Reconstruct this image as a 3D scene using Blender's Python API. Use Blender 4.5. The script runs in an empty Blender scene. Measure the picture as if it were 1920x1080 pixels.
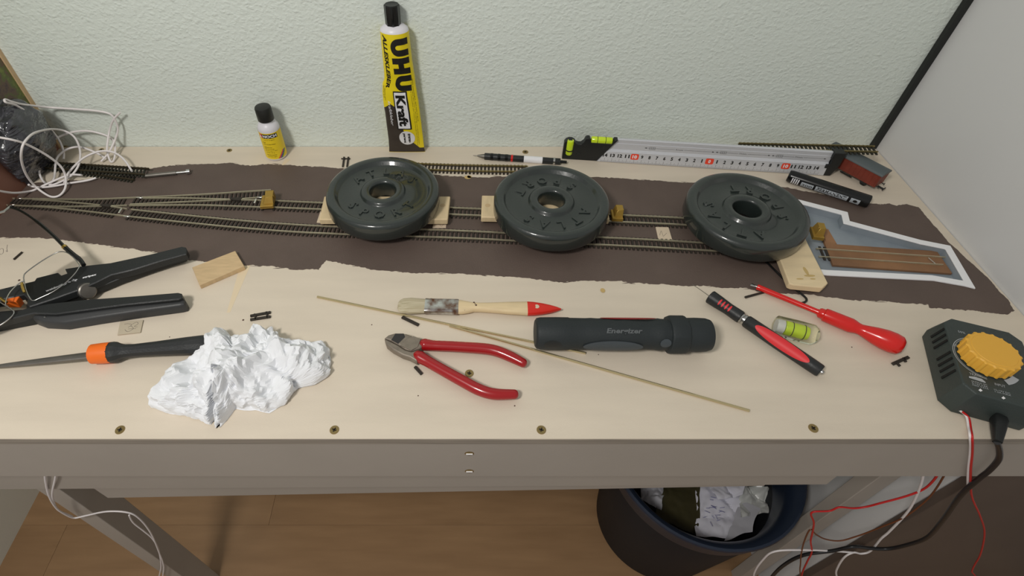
import bpy, bmesh, math, random
from mathutils import Vector, Matrix, noise
from mathutils.geometry import delaunay_2d_cdt
R = math.radians
PI = math.pi
random.seed(7)
sc = bpy.context.scene
C = sc.collection

# ------------------------------------------------------------------ camera, world, lights, exposure
F_PX, PITCH, CX, CY, CAM_H = 1019.55, R(47.166), 870.86, 509.11, 0.45   # table top is z = 0
cam = bpy.data.cameras.new('camera')
cam_o = bpy.data.objects.new('camera', cam)
C.objects.link(cam_o)
cam_o.location = (0, 0, CAM_H)
cam_o.rotation_euler = (PI / 2 - PITCH, 0, 0)
cam.sensor_width = 36
cam.lens = F_PX / 1920 * 36
cam.shift_x = (960 - CX) / 1920
cam.shift_y = -(540 - CY) / 1920
cam.clip_start = 0.01
sc.camera = cam_o

world = bpy.data.worlds.new('world')
sc.world = world
world.use_nodes = True
bg = world.node_tree.nodes['Background']
bg.inputs[0].default_value = (1.0, 0.985, 0.95, 1)
bg.inputs[1].default_value = 0.36

def area(name, loc, target, size, power, color):
    d = bpy.data.lights.new(name, 'AREA')
    d.shape = 'DISK'
    d.size = size
    d.energy = power
    d.color = color
    o = bpy.data.objects.new(name, d)
    C.objects.link(o)
    o.location = loc
    o.rotation_euler = (Vector(target) - Vector(loc)).to_track_quat('-Z', 'Y').to_euler()
    return o
area('room_lamp', (-0.47, -0.24, 0.98), (0.0, 0.42, 0), 0.20, 8.2, (1.0, 0.965, 0.91))

sc.view_settings.view_transform = 'Standard'
sc.view_settings.look = 'None'
sc.view_settings.gamma = 1
sc.view_settings.use_curve_mapping = False
sc.view_settings.exposure = 0.0

# ------------------------------------------------------------------ helpers: measuring
SP, CP = math.sin(PITCH), math.cos(PITCH)
def ray(x, y):
    u, v = (x - CX) / F_PX, (y - CY) / F_PX
    return Vector((u, CP - v * SP, -SP - v * CP))
def W(x, y, z=0.0):            # measured point on the horizontal plane z
    d = ray(x, y)
    return Vector((0, 0, CAM_H)) + d * ((z - CAM_H) / d.z)
def WY(x, y, Y):               # measured point on the upright plane Y
    d = ray(x, y)
    return Vector((0, 0, CAM_H)) + d * (Y / d.y)
FRONT, BACK, XR, XL = 0.2169, 0.6623, 0.5877, -0.5774
FLOOR = -0.76

# ------------------------------------------------------------------ helpers: materials
def srgb(c):
    return tuple(((v / 255) / 12.92 if v / 255 <= 0.04045 else ((v / 255 + 0.055) / 1.055) ** 2.4) for v in c) + (1,)
def mat(name, col, rough=0.5, metal=0.0, var=0.0, vscale=60, bump=0.0, bscale=300, coat=0.0, trans=0.0, ior=1.45, col2=None, stretch=None, spec=0.5, sheen=0, sss=0):
    m = bpy.data.materials.new(name)
    m.use_nodes = True
    nt = m.node_tree
    b = nt.nodes['Principled BSDF']
    c = srgb(col)
    b.inputs['Base Color'].default_value = c
    b.inputs['Roughness'].default_value = rough
    b.inputs['Metallic'].default_value = metal
    b.inputs['Coat Weight'].default_value = coat
    b.inputs['Coat Roughness'].default_value = 0.08
    b.inputs['Transmission Weight'].default_value = trans
    b.inputs['IOR'].default_value = ior
    b.inputs['Specular IOR Level'].default_value = spec
    tc = None
    if var or col2 or bump:
        tc = nt.nodes.new('ShaderNodeTexCoord')
        mp = nt.nodes.new('ShaderNodeMapping')
        nt.links.new(tc.outputs['Object'], mp.inputs[0])
        if stretch:
            mp.inputs['Scale'].default_value = stretch
    if var or col2:
        n = nt.nodes.new('ShaderNodeTexNoise')
        n.inputs['Scale'].default_value = vscale
        n.inputs['Detail'].default_value = 5
        nt.links.new(mp.outputs[0], n.inputs['Vector'])
        r = nt.nodes.new('ShaderNodeValToRGB')
        r.color_ramp.elements[0].position = 0.3
        r.color_ramp.elements[1].position = 0.7
        lo = srgb(col2) if col2 else tuple(v * (1 - var) for v in c[:3]) + (1,)
        hi = c if col2 else tuple(min(1, v * (1 + var * 0.6)) for v in c[:3]) + (1,)
        r.color_ramp.elements[0].color = lo
        r.color_ramp.elements[1].color = hi
        nt.links.new(n.outputs[0], r.inputs[0])
        nt.links.new(r.outputs[0], b.inputs['Base Color'])
    if bump:
        n2 = nt.nodes.new('ShaderNodeTexNoise')
        n2.inputs['Scale'].default_value = bscale
        n2.inputs['Detail'].default_value = 3
        nt.links.new(mp.outputs[0], n2.inputs['Vector'])
        bp = nt.nodes.new('ShaderNodeBump')
        bp.inputs['Strength'].default_value = bump
        bp.inputs['Distance'].default_value = 0.001
        nt.links.new(n2.outputs[0], bp.inputs['Height'])
        nt.links.new(bp.outputs[0], b.inputs['Normal'])
    return m

M = {}
M['board'] = mat('board_wood', (216, 204, 186), 0.6, var=0.05, vscale=9, bump=0.15, bscale=500, stretch=(1, 6, 1))
M['ply_edge'] = mat('plywood_edge', (150, 140, 128), 0.7, var=0.35, vscale=30, stretch=(0.4, 1, 60))
M['paint_brown'] = mat('brown_paint', (95, 81, 74), 0.62, var=0.10, vscale=22, bump=0.3, bscale=700)
M['grey_paint'] = mat('grey_frame_paint', (168, 160, 151), 0.45, var=0.05, vscale=8, bump=0.1, bscale=200)
M['floor_wood'] = None
M['closet'] = mat('closet_laminate', (212, 212, 212), 0.35, bump=0.05, bscale=400)
M['closet_front'] = mat('closet_front_laminate', (92, 80, 72), 0.5, var=0.08, vscale=12)
M['blackstrip'] = mat('black_strip', (30, 32, 30), 0.5)
M['wall_plain'] = mat('plain_wall_paint', (214, 211, 200), 0.8, bump=0.2, bscale=300)
M['iron'] = mat('black_enamel_iron', (38, 45, 43), 0.36, var=0.06, vscale=30, bump=0.2, bscale=330, coat=0.7)
M['rail'] = mat('nickel_silver_rail', (198, 190, 164), 0.3, metal=0.6, var=0.1, vscale=90)
M['railold'] = mat('brass_flex_rail', (170, 155, 110), 0.4, metal=0.9, var=0.1, vscale=90)
M['raildark'] = mat('dark_loose_rail', (70, 62, 46), 0.5, metal=0.3)
M['sleeper'] = mat('sleeper_plastic', (48, 42, 36), 0.65, var=0.15, vscale=200)
M['sleeper_g'] = mat('sleeper_plastic_olive', (42, 42, 34), 0.6, var=0.15, vscale=200)
M['joiner'] = mat('rail_joiner_steel', (225, 222, 215), 0.25, metal=1.0)
M['brass'] = mat('brass_block', (176, 143, 66), 0.42, metal=0.55, var=0.15, vscale=60)
M['rodbrass'] = mat('brass_rod', (216, 200, 156), 0.25, metal=0.85)
M['pine'] = mat('pine_wood', (226, 205, 166), 0.6, var=0.12, vscale=18, stretch=(1, 5, 1), bump=0.1, bscale=400)
M['lathwood'] = mat('lath_wood', (219, 197, 158), 0.6, var=0.14, vscale=30, stretch=(5, 1, 1), bump=0.1, bscale=400)
M['balsa'] = mat('balsa_wood', (203, 176, 136), 0.65, var=0.12, vscale=60, stretch=(1, 6, 1))
M['card'] = mat('grey_card', (190, 178, 156), 0.8, var=0.05)
M['cardlight'] = mat('light_card', (214, 196, 172), 0.8, var=0.05)
M['pencil'] = mat('pencil_graphite', (105, 98, 92), 0.6)
M['pitwhite'] = mat('white_foamboard', (238, 238, 240), 0.6, bump=0.1, bscale=300)
M['pitgrey'] = mat('grey_sprayed_lining', (152, 160, 168), 0.6, col2=(128, 138, 146), vscale=18)
M['deck'] = mat('rusty_deck', (152, 112, 78), 0.65, col2=(112, 82, 60), vscale=16)
M['black'] = mat('black_plastic', (30, 32, 32), 0.42, bump=0.1, bscale=500)
M['blacks'] = mat('black_gloss_plastic', (20, 21, 21), 0.2)
M['rubber'] = mat('torch_rubber', (36, 42, 44), 0.6, bump=0.25, bscale=700)
M['rubber2'] = mat('torch_grip_rubber', (66, 73, 78), 0.45, bump=0.1, bscale=500)
M['rubber3'] = mat('torch_lettering_rubber', (92, 96, 98), 0.4)
M['handle_blk'] = mat('black_handle_plastic', (38, 40, 41), 0.45, bump=0.2, bscale=600)
M['handle_edge'] = mat('charcoal_handle_plastic', (56, 57, 58), 0.45, bump=0.1, bscale=600)
M['white'] = mat('white_print', (235, 235, 238), 0.55)
M['grey_print'] = mat('grey_print', (172, 178, 184), 0.55)
M['ink'] = mat('black_print', (26, 25, 22), 0.5)
M['orange'] = mat('orange_plastic', (240, 112, 32), 0.42)
M['redplas'] = mat('red_plastic', (214, 30, 26), 0.24, coat=0.3)
M['redgrip'] = mat('dark_red_dipped_grip', (158, 18, 24), 0.26, coat=0.4)
M['redpaint'] = mat('red_paint', (214, 44, 34), 0.35)
M['redfield'] = mat('orange_red_print', (240, 74, 48), 0.5)
M['redpad'] = mat('red_rubber_pad', (222, 52, 58), 0.5)
M['steel'] = mat('bright_steel', (190, 190, 188), 0.25, metal=1.0)
M['steeldull'] = mat('dull_steel', (128, 124, 118), 0.42, metal=0.8, var=0.15, vscale=80)
M['steeldark'] = mat('dark_steel', (70, 68, 68), 0.4, metal=0.7)
M['toolgrey'] = mat('cutter_steel', (142, 132, 120), 0.45, metal=0.55, var=0.18, vscale=120)
M['alu'] = mat('brushed_aluminium', (208, 210, 215), 0.36, metal=0.2, var=0.05, vscale=40, stretch=(1, 40, 40))
M['lime'] = mat('lime_spirit_fluid', (206, 232, 40), 0.15, coat=0.5)
M['limeglass'] = mat('lime_vial_liquid', (206, 224, 44), 0.06, trans=0.55, ior=1.33)
M['clear'] = mat('clear_acrylic', (250, 252, 236), 0.05, trans=0.97, ior=1.18)
M['lens'] = mat('spectacle_lens', (250, 250, 250), 0.02, trans=1.0, ior=1.06)
M['yellow'] = mat('yellow_print', (238, 216, 30), 0.38)
M['yellow2'] = mat('yellow_label', (240, 210, 44), 0.45)
M['darkprint'] = mat('charcoal_print', (58, 50, 44), 0.4)
M['capblack'] = mat('cap_black', (34, 35, 33), 0.45)
M['bottlew'] = mat('white_bottle_plastic', (222, 220, 226), 0.35)
M['knob'] = mat('yellow_knob_plastic', (232, 176, 66), 0.45, bump=0.1, bscale=600)
M['ctl'] = mat('controller_plastic', (56, 64, 62), 0.5, bump=0.3, bscale=900)
M['slot'] = mat('vent_slot_black', (16, 18, 18), 0.7)
M['wagonred'] = mat('wagon_brown_red', (122, 52, 38), 0.55, var=0.2, vscale=90)
M['wagonroof'] = mat('wagon_grey_roof', (84, 92, 94), 0.5)
M['cablew'] = mat('white_cable_sheath', (232, 226, 226), 0.4)
M['cabler'] = mat('red_wire_sheath', (196, 36, 36), 0.4)
M['cableb'] = mat('black_cable_sheath', (30, 30, 32), 0.35)
M['cablebr'] = mat('brown_wire_sheath', (110, 62, 34), 0.45)
M['tissue'] = mat('white_tissue', (232, 234, 238), 0.9, bump=0.2, bscale=500)
M['bristle'] = mat('pale_bristle', (202, 192, 166), 0.7, col2=(166, 154, 124), vscale=90, stretch=(0.3, 8, 8))
M['ferrule'] = mat('tin_ferrule', (206, 208, 206), 0.22, metal=0.85, col2=(112, 74, 52), vscale=130)
M['brushwood'] = mat('brush_beech', (222, 200, 160), 0.4, var=0.08, vscale=40, stretch=(1, 6, 6))
M['dropbrown'] = mat('dried_brown_paint', (82, 58, 46), 0.6)
M['binblue'] = mat('dark_blue_bin_plastic', (34, 44, 62), 0.38)
M['binbody'] = mat('black_bin_plastic', (32, 33, 38), 0.6, spec=0.25)
M['paper'] = mat('white_paper', (226, 226, 238), 0.8, var=0.04)
M['paper2'] = mat('grey_paper', (186, 186, 194), 0.8, var=0.04)
M['olive'] = mat('olive_packet_foil', (62, 58, 36), 0.35, var=0.2, vscale=30)
M['film'] = mat('milky_plastic_film', (222, 224, 222), 0.25, trans=0.35)
M['bluepen'] = mat('blue_pen_ink', (96, 100, 168), 0.6)
M['bag'] = None
M['gold'] = mat('gold_metal', (212, 178, 96), 0.25, metal=1.0)
M['screw'] = mat('yellow_zinc_screw', (156, 136, 92), 0.35, metal=0.8)
M['hole'] = mat('dark_recess', (40, 34, 26), 0.8)
M['panelwood'] = mat('panel_edge_wood', (206, 176, 136), 0.6, var=0.1)
M['stain'] = mat('glue_stain', (196, 168, 110), 0.4)
M['smudge'] = mat('oily_smudge', (222, 204, 174), 0.6)
M['rainbow_r'] = mat('label_red', (226, 82, 50), 0.5)
M['rainbow_p'] = mat('label_purple', (90, 60, 150), 0.5)
M['rainbow_g'] = mat('label_green', (70, 150, 70), 0.5)

def nodes_of(name):
    m = bpy.data.materials.new(name)
    m.use_nodes = True
    return m, m.node_tree, m.node_tree.nodes['Principled BSDF']
def wallpaper():
    m, nt, b = nodes_of('woodchip_wallpaper')
    b.inputs['Base Color'].default_value = srgb((218, 226, 219))
    b.inputs['Roughness'].default_value = 0.7
    tc = nt.nodes.new('ShaderNodeTexCoord')
    mp = nt.nodes.new('ShaderNodeMapping')
    mp.inputs['Scale'].default_value = (1, 1, 1.3)
    nt.links.new(tc.outputs['Object'], mp.inputs[0])
    wn = nt.nodes.new('ShaderNodeTexNoise'); wn.inputs['Scale'].default_value = 110
    nt.links.new(mp.outputs[0], wn.inputs['Vector'])
    mx = nt.nodes.new('ShaderNodeMixRGB'); mx.inputs[0].default_value = 0.012
    nt.links.new(mp.outputs[0], mx.inputs[1]); nt.links.new(wn.outputs['Color'], mx.inputs[2])
    vo = nt.nodes.new('ShaderNodeTexVoronoi'); vo.inputs['Scale'].default_value = 185
    vo.feature = 'SMOOTH_F1'
    nt.links.new(mx.outputs[0], vo.inputs['Vector'])
    r = nt.nodes.new('ShaderNodeValToRGB')
    r.color_ramp.elements[0].position = 0.12; r.color_ramp.elements[0].color = (1, 1, 1, 1)
    r.color_ramp.elements[1].position = 0.5; r.color_ramp.elements[1].color = (0, 0, 0, 1)
    nt.links.new(vo.outputs['Distance'], r.inputs[0])
    n = nt.nodes.new('ShaderNodeTexNoise'); n.inputs['Scale'].default_value = 60; n.inputs['Detail'].default_value = 4
    nt.links.new(mp.outputs[0], n.inputs['Vector'])
    mu = nt.nodes.new('ShaderNodeMath'); mu.operation = 'MULTIPLY'
    nt.links.new(r.outputs[0], mu.inputs[0]); nt.links.new(n.outputs[0], mu.inputs[1])
    ad = nt.nodes.new('ShaderNodeMath'); ad.operation = 'ADD'
    n3 = nt.nodes.new('ShaderNodeTexNoise'); n3.inputs['Scale'].default_value = 220; n3.inputs['Detail'].default_value = 3
    nt.links.new(mp.outputs[0], n3.inputs['Vector'])
    nt.links.new(mu.outputs[0], ad.inputs[0]); nt.links.new(n3.outputs[0], ad.inputs[1])
    bp = nt.nodes.new('ShaderNodeBump'); bp.inputs['Strength'].default_value = 0.42; bp.inputs['Distance'].default_value = 0.0020
    nt.links.new(ad.outputs[0], bp.inputs['Height'])
    nt.links.new(bp.outputs[0], b.inputs['Normal'])
    return m
M['wallpaper'] = wallpaper()
def floor_mat():
    m, nt, b = nodes_of('beech_laminate')
    b.inputs['Roughness'].default_value = 0.32
    tc = nt.nodes.new('ShaderNodeTexCoord')
    mp = nt.nodes.new('ShaderNodeMapping'); mp.inputs['Scale'].default_value = (1.2, 9, 1)
    nt.links.new(tc.outputs['Object'], mp.inputs[0])
    n = nt.nodes.new('ShaderNodeTexNoise'); n.inputs['Scale'].default_value = 5; n.inputs['Detail'].default_value = 6
    nt.links.new(mp.outputs[0], n.inputs['Vector'])
    oi = nt.nodes.new('ShaderNodeObjectInfo')
    ad = nt.nodes.new('ShaderNodeMath'); ad.operation = 'MULTIPLY_ADD'; ad.inputs[1].default_value = 0.35
    nt.links.new(oi.outputs['Random'], ad.inputs[0]); nt.links.new(n.outputs[0], ad.inputs[2])
    r = nt.nodes.new('ShaderNodeValToRGB')
    r.color_ramp.elements[0].position = 0.3; r.color_ramp.elements[0].color = srgb((146, 114, 82))
    r.color_ramp.elements[1].position = 1.0; r.color_ramp.elements[1].color = srgb((172, 137, 101))
    nt.links.new(ad.outputs[0], r.inputs[0])
    nt.links.new(r.outputs[0], b.inputs['Base Color'])
    return m
M['floor_wood'] = floor_mat()
def print_mat():
    m, nt, b = nodes_of('forest_print')
    b.inputs['Roughness'].default_value = 0.5
    tc = nt.nodes.new('ShaderNodeTexCoord')
    n = nt.nodes.new('ShaderNodeTexNoise'); n.inputs['Scale'].default_value = 34; n.inputs['Detail'].default_value = 8; n.inputs['Roughness'].default_value = 0.7
    nt.links.new(tc.outputs['Object'], n.inputs['Vector'])
    r = nt.nodes.new('ShaderNodeValToRGB'); e = r.color_ramp.elements
    e[0].position = 0.30; e[0].color = srgb((62, 50, 62))
    e[1].position = 0.72; e[1].color = srgb((152, 154, 86))
    for p, c in ((0.43, (104, 84, 68)), (0.50, (92, 104, 54)), (0.60, (128, 138, 66))):
        k = e.new(p); k.color = srgb(c)
    nt.links.new(n.outputs[0], r.inputs[0])
    sx = nt.nodes.new('ShaderNodeSeparateXYZ'); nt.links.new(tc.outputs['Object'], sx.inputs[0])
    mr = nt.nodes.new('ShaderNodeMapRange'); mr.inputs[1].default_value = 0.035; mr.inputs[2].default_value = 0.075
    nt.links.new(sx.outputs['Z'], mr.inputs[0])
    mx = nt.nodes.new('ShaderNodeMixRGB'); mx.inputs[1].default_value = srgb((136, 94, 78))
    nt.links.new(mr.outputs[0], mx.inputs[0]); nt.links.new(r.outputs[0], mx.inputs[2])
    nt.links.new(mx.outputs[0], b.inputs['Base Color'])
    return m
M['print'] = print_mat()
def bag_mat():
    m, nt, b = nodes_of('dark_plastic_bag')
    tc = nt.nodes.new('ShaderNodeTexCoord')
    n = nt.nodes.new('ShaderNodeTexNoise'); n.inputs['Scale'].default_value = 60; n.inputs['Detail'].default_value = 4
    nt.links.new(tc.outputs['Object'], n.inputs['Vector'])
    r = nt.nodes.new('ShaderNodeValToRGB'); r.color_ramp.elements[0].color = srgb((26, 27, 34)); r.color_ramp.elements[1].color = srgb((78, 78, 86))
    r.color_ramp.elements[0].position = 0.35; r.color_ramp.elements[1].position = 0.8
    nt.links.new(n.outputs[0], r.inputs[0]); nt.links.new(r.outputs[0], b.inputs['Base Color'])
    n2 = nt.nodes.new('ShaderNodeTexNoise'); n2.inputs['Scale'].default_value = 55; n2.inputs['Detail'].default_value = 2; n2.inputs['Distortion'].default_value = 1.5
    mp = nt.nodes.new('ShaderNodeMapping'); mp.inputs['Scale'].default_value = (1, 0.4, 1.4)
    nt.links.new(tc.outputs['Object'], mp.inputs[0]); nt.links.new(mp.outputs[0], n2.inputs['Vector'])
    bp = nt.nodes.new('ShaderNodeBump'); bp.inputs['Strength'].default_value = 1.0; bp.inputs['Distance'].default_value = 0.005
    nt.links.new(n2.outputs[0], bp.inputs['Height'])
    nt.links.new(bp.outputs[0], b.inputs['Normal']); nt.links.new(bp.outputs[0], b.inputs['Coat Normal'])
    b.inputs['Roughness'].default_value = 0.22
    b.inputs['Coat Weight'].default_value = 1.0
    b.inputs['Coat Roughness'].default_value = 0.05
    return m
M['bag'] = bag_mat()

# ------------------------------------------------------------------ helpers: objects
ORG = {}
def thing(name, label, cat, loc, group=None):
    o = bpy.data.objects.new(name, None)
    o.empty_display_size = 0.01
    C.objects.link(o)
    o.location = loc
    o['label'] = label
    o['category'] = cat
    if group:
        o['group'] = group
    ORG[o.name] = Vector(loc)
    return o
def org(p):
    return ORG.get(p.name, Vector((0, 0, 0))) if p else Vector((0, 0, 0))
def finish(me, name, m, parent, smooth=True, angle=35):
    mats = m if isinstance(m, (list, tuple)) else [m]
    for k in mats:
        me.materials.append(M[k])
    if smooth:
        me.polygons.foreach_set('use_smooth', [True] * len(me.polygons))
        me.set_sharp_from_angle(angle=R(angle))
    o = bpy.data.objects.new(name, me)
    C.objects.link(o)
    if parent:
        o.parent = parent
        ORG[o.name] = org(parent)
    return o
def tag(o, label, cat, group=None):
    o['label'] = label
    o['category'] = cat
    if group:
        o['group'] = group
    return o

class MB:
    """collects shapes in world coordinates; build() links them as one mesh object"""
    def __init__(s):
        s.v = []; s.f = []; s.mi = []; s.cur = 0
    def add(s, vs, fs):
        n = len(s.v)
        s.v += [Vector(p) for p in vs]
        s.f += [tuple(i + n for i in f) for f in fs]
        s.mi += [s.cur] * len(fs)
        return s
    def box(s, c, d, m=None):
        c = Vector(c)
        vs = [Vector((sx * d[0] / 2, sy * d[1] / 2, sz * d[2] / 2)) for sx in (-1, 1) for sy in (-1, 1) for sz in (-1, 1)]
        vs = [(m @ (c + p)) if m else c + p for p in vs]
        return s.add(vs, [(0, 1, 3, 2), (4, 6, 7, 5), (0, 4, 5, 1), (2, 3, 7, 6), (0, 2, 6, 4), (1, 5, 7, 3)])
    def prism(s, pts, z0, z1, m=None, inset=0):
        """pts: xy outline (any orientation); extruded from z0 to z1; inset shrinks the top rim (chamfer)"""
        pts = [Vector((p[0], p[1])) for p in pts]
        ar = sum(pts[i].x * pts[i - 1].y - pts[i - 1].x * pts[i].y for i in range(len(pts)))
        if ar > 0:
            pts = pts[::-1]
        n = len(pts)
        rings = [(z0, 0)]
        if inset:
            rings += [(z1 - inset, 0), (z1, inset)]
        else:
            rings += [(z1, 0)]
        vs = []
        for z, ins in rings:
            for i in range(n):
                p = pts[i]
                if ins:
                    a = (pts[i] - pts[i - 1]); b = (pts[(i + 1) % n] - pts[i])
                    if a.length > 1e-9 and b.length > 1e-9:
                        a.normalize(); b.normalize()
                        t = (a + b)
                        if t.length > 0.3:
                            t.normalize()
                            p = p + Vector((-t.y, t.x)) * ins
                vs.append(Vector((p.x, p.y, z)))
        if m:
            vs = [m @ p for p in vs]
        fs = [tuple(range(n))[::-1], tuple(range(len(vs) - n, len(vs)))]
        for k in range(len(rings) - 1):
            for i in range(n):
                j = (i + 1) % n
                fs.append((k * n + i, k * n + j, (k + 1) * n + j, (k + 1) * n + i))
        return s.add(vs, fs)
    def lathe(s, prof, n=32, m=None):
        """prof: (r, t) along local z; first/last r = 0 close it"""
        vs = []; fs = []; rows = []
        for r, t in prof:
            if r < 1e-7:
                rows.append([len(vs)]); vs.append(Vector((0, 0, t)))
            else:
                rows.append(list(range(len(vs), len(vs) + n)))
                vs += [Vector((r * math.cos(2 * PI * i / n), r * math.sin(2 * PI * i / n), t)) for i in range(n)]
        for a, b in zip(rows[:-1], rows[1:]):
            for i in range(n):
                j = (i + 1) % n
                if len(a) == 1 and len(b) == 1:
                    continue
                if len(a) == 1:
                    fs.append((a[0], b[j], b[i]))
                elif len(b) == 1:
                    fs.append((a[i], a[j], b[0]))
                else:
                    fs.append((a[i], a[j], b[j], b[i]))
        if m:
            vs = [m @ p for p in vs]
        return s.add(vs, fs)
    def tube(s, path, r, n=8, caps=True):
        path = [Vector(p) for p in path]
        k = len(path)
        rs = r if isinstance(r, (list, tuple)) else [r] * k
        vs = []; fs = []
        t0 = (path[1] - path[0]).normalized()
        up = Vector((0, 0, 1)) if abs(t0.z) < 0.9 else Vector((1, 0, 0))
        nrm = (up - t0 * up.dot(t0)).normalized()
        for i in range(k):
            t = (path[min(i + 1, k - 1)] - path[max(i - 1, 0)])
            t = t.normalized() if t.length > 1e-9 else t0
            nrm = nrm - t * nrm.dot(t)
            nrm = nrm.normalized() if nrm.length > 1e-6 else Vector((0, 0, 1))
            bn = t.cross(nrm)
            for j in range(n):
                a = 2 * PI * j / n
                vs.append(path[i] + (nrm * math.cos(a) + bn * math.sin(a)) * rs[i])
        for i in range(k - 1):
            for j in range(n):
                q = (j + 1) % n
                fs.append((i * n + j, i * n + q, (i + 1) * n + q, (i + 1) * n + j))
        if caps:
            fs.append(tuple(range(n))[::-1]); fs.append(tuple(range((k - 1) * n, k * n)))
        return s.add(vs, fs)
    def strip(s, path, w, z0, z1):
        """upright bar of width w following a horizontal path (z added to path z)"""
        path = [Vector(p) for p in path]
        k = len(path); vs = []; fs = []
        for i in range(k):
            t = path[min(i + 1, k - 1)] - path[max(i - 1, 0)]
            nn = Vector((-t.y, t.x, 0)).normalized() * w / 2
            for q, z in ((-1, z0), (1, z0), (1, z1), (-1, z1)):
                vs.append(path[i] + nn * q + Vector((0, 0, z)))
        for i in range(k - 1):
            for j in range(4):
                q = (j + 1) % 4
                fs.append((i * 4 + j, i * 4 + q, (i + 1) * 4 + q, (i + 1) * 4 + j))
        fs += [(3, 2, 1, 0), tuple((k - 1) * 4 + i for i in range(4))]
        return s.add(vs, fs)
    def loft(s, sts, n=20, m=None, p=2.0):
        """sts: (x, halfwidth, halfthick, yoff, zoff) cross sections along local x, superellipse power p"""
        vs = []; fs = []
        for st in sts:
            x, w, t = st[:3]
            yo = st[3] if len(st) > 3 else 0
            zo = st[4] if len(st) > 4 else 0
            for i in range(n):
                a = 2 * PI * i / n
                ca, sa = math.cos(a), math.sin(a)
                vs.append(Vector((x, yo + w * math.copysign(abs(ca) ** (2 / p), ca), zo + t * math.copysign(abs(sa) ** (2 / p), sa))))
        k = len(sts)
        for i in range(k - 1):
            for j in range(n):
                q = (j + 1) % n
                fs.append((i * n + j, i * n + q, (i + 1) * n + q, (i + 1) * n + j))
        fs.append(tuple(range(n))[::-1]); fs.append(tuple(range((k - 1) * n, k * n)))
        if m:
            vs = [m @ q for q in vs]
        return s.add(vs, fs)
    def patch(s, fn, u0, u1, v0, v1, nu=16, nv=8, mode='rect', thick=None):
        """surface patch: fn(u, v, lift) gives a world point; ellipse or rectangle in (u, v)"""
        vs = []; fs = []
        for lay in ((0, 1) if thick else (1,)):
            base = len(vs)
            for i in range(nu + 1):
                for j in range(nv + 1):
                    a, b = -1 + 2 * i / nu, -1 + 2 * j / nv
                    if mode == 'ell':
                        a, b = a * math.sqrt(1 - b * b / 2), b * math.sqrt(1 - a * a / 2)
                    u = (u0 + u1) / 2 + a * (u1 - u0) / 2
                    v = (v0 + v1) / 2 + b * (v1 - v0) / 2
                    vs.append(Vector(fn(u, v, (thick or 0) * lay)))
            for i in range(nu):
                for j in range(nv):
                    q = base + i * (nv + 1) + j
                    fs.append((q, q + 1, q + nv + 2, q + nv + 1) if lay else (q, q + nv + 1, q + nv + 2, q + 1))
        return s.add(vs, fs)
    def build(s, name, m, parent=None, smooth=True, bevel=0, seg=2, origin=None, angle=35, sub=0, fixn=True):
        o0 = org(parent) if parent else (Vector(origin) if origin is not None else Vector((0, 0, 0)))
        me = bpy.data.meshes.new(name)
        me.from_pydata([p - o0 for p in s.v], [], s.f)
        if any(s.mi):
            me.polygons.foreach_set('material_index', s.mi)
        if fixn:
            bm = bmesh.new(); bm.from_mesh(me)
            bmesh.ops.recalc_face_normals(bm, faces=bm.faces)
            bm.to_mesh(me); bm.free()
        o = finish(me, name, m, parent, smooth, angle)
        if not parent:
            o.location = o0
            ORG[o.name] = o0
        if bevel:
            b = o.modifiers.new('bevel', 'BEVEL'); b.width = bevel; b.segments = seg; b.limit_method = 'ANGLE'
        if sub:
            b = o.modifiers.new('sub', 'SUBSURF'); b.levels = sub; b.render_levels = sub
        return o

def frame(o, x, up=(0, 0, 1)):
    """matrix with local x along x, local z near up"""
    x = Vector(x).normalized(); up = Vector(up)
    y = up.cross(x).normalized(); z = x.cross(y)
    m = Matrix((x, y, z)).transposed().to_4x4()
    m.translation = Vector(o)
    return m
def zframe(o, z, xh=(1, 0, 0)):
    """matrix with local z along z (for lathes)"""
    z = Vector(z).normalized(); xh = Vector(xh)
    if abs(z.dot(xh.normalized())) > 0.95:
        xh = Vector((0, 0, 1))
    x = (xh - z * xh.dot(z)).normalized(); y = z.cross(x)
    m = Matrix((x, y, z)).transposed().to_4x4()
    m.translation = Vector(o)
    return m
def cr(pts, n=6, closed=False):
    """Catmull-Rom through points"""
    pts = [Vector(p) for p in pts]
    out = []
    k = len(pts)
    rng = range(k if closed else k - 1)
    for i in rng:
        g = (lambda q: pts[q % k]) if closed else (lambda q: pts[max(0, min(k - 1, q))])
        a, b, c, d = g(i - 1), g(i), g(i + 1), g(i + 2)
        for j in range(n):
            t = j / n
            out.append(0.5 * ((2 * b) + (c - a) * t + (2 * a - 5 * b + 4 * c - d) * t * t + (3 * b - a - 3 * c + d) * t ** 3))
    if not closed:
        out.append(pts[-1])
    return out
def resample(path, step, start=0.0):
    out = []; acc = -start
    for a, b in zip(path[:-1], path[1:]):
        L = (b - a).length
        while acc <= L:
            if acc >= 0:
                out.append((a + (b - a) * (acc / L), (b - a).normalized()))
            acc += step
        acc -= L
    return out
def dens(pts, n, closed=True):
    out = []
    k = len(pts)
    for i in range(k if closed else k - 1):
        a, b = Vector(pts[i]), Vector(pts[(i + 1) % k])
        for j in range(n):
            out.append(a + (b - a) * j / n)
    if not closed:
        out.append(Vector(pts[-1]))
    return out

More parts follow.
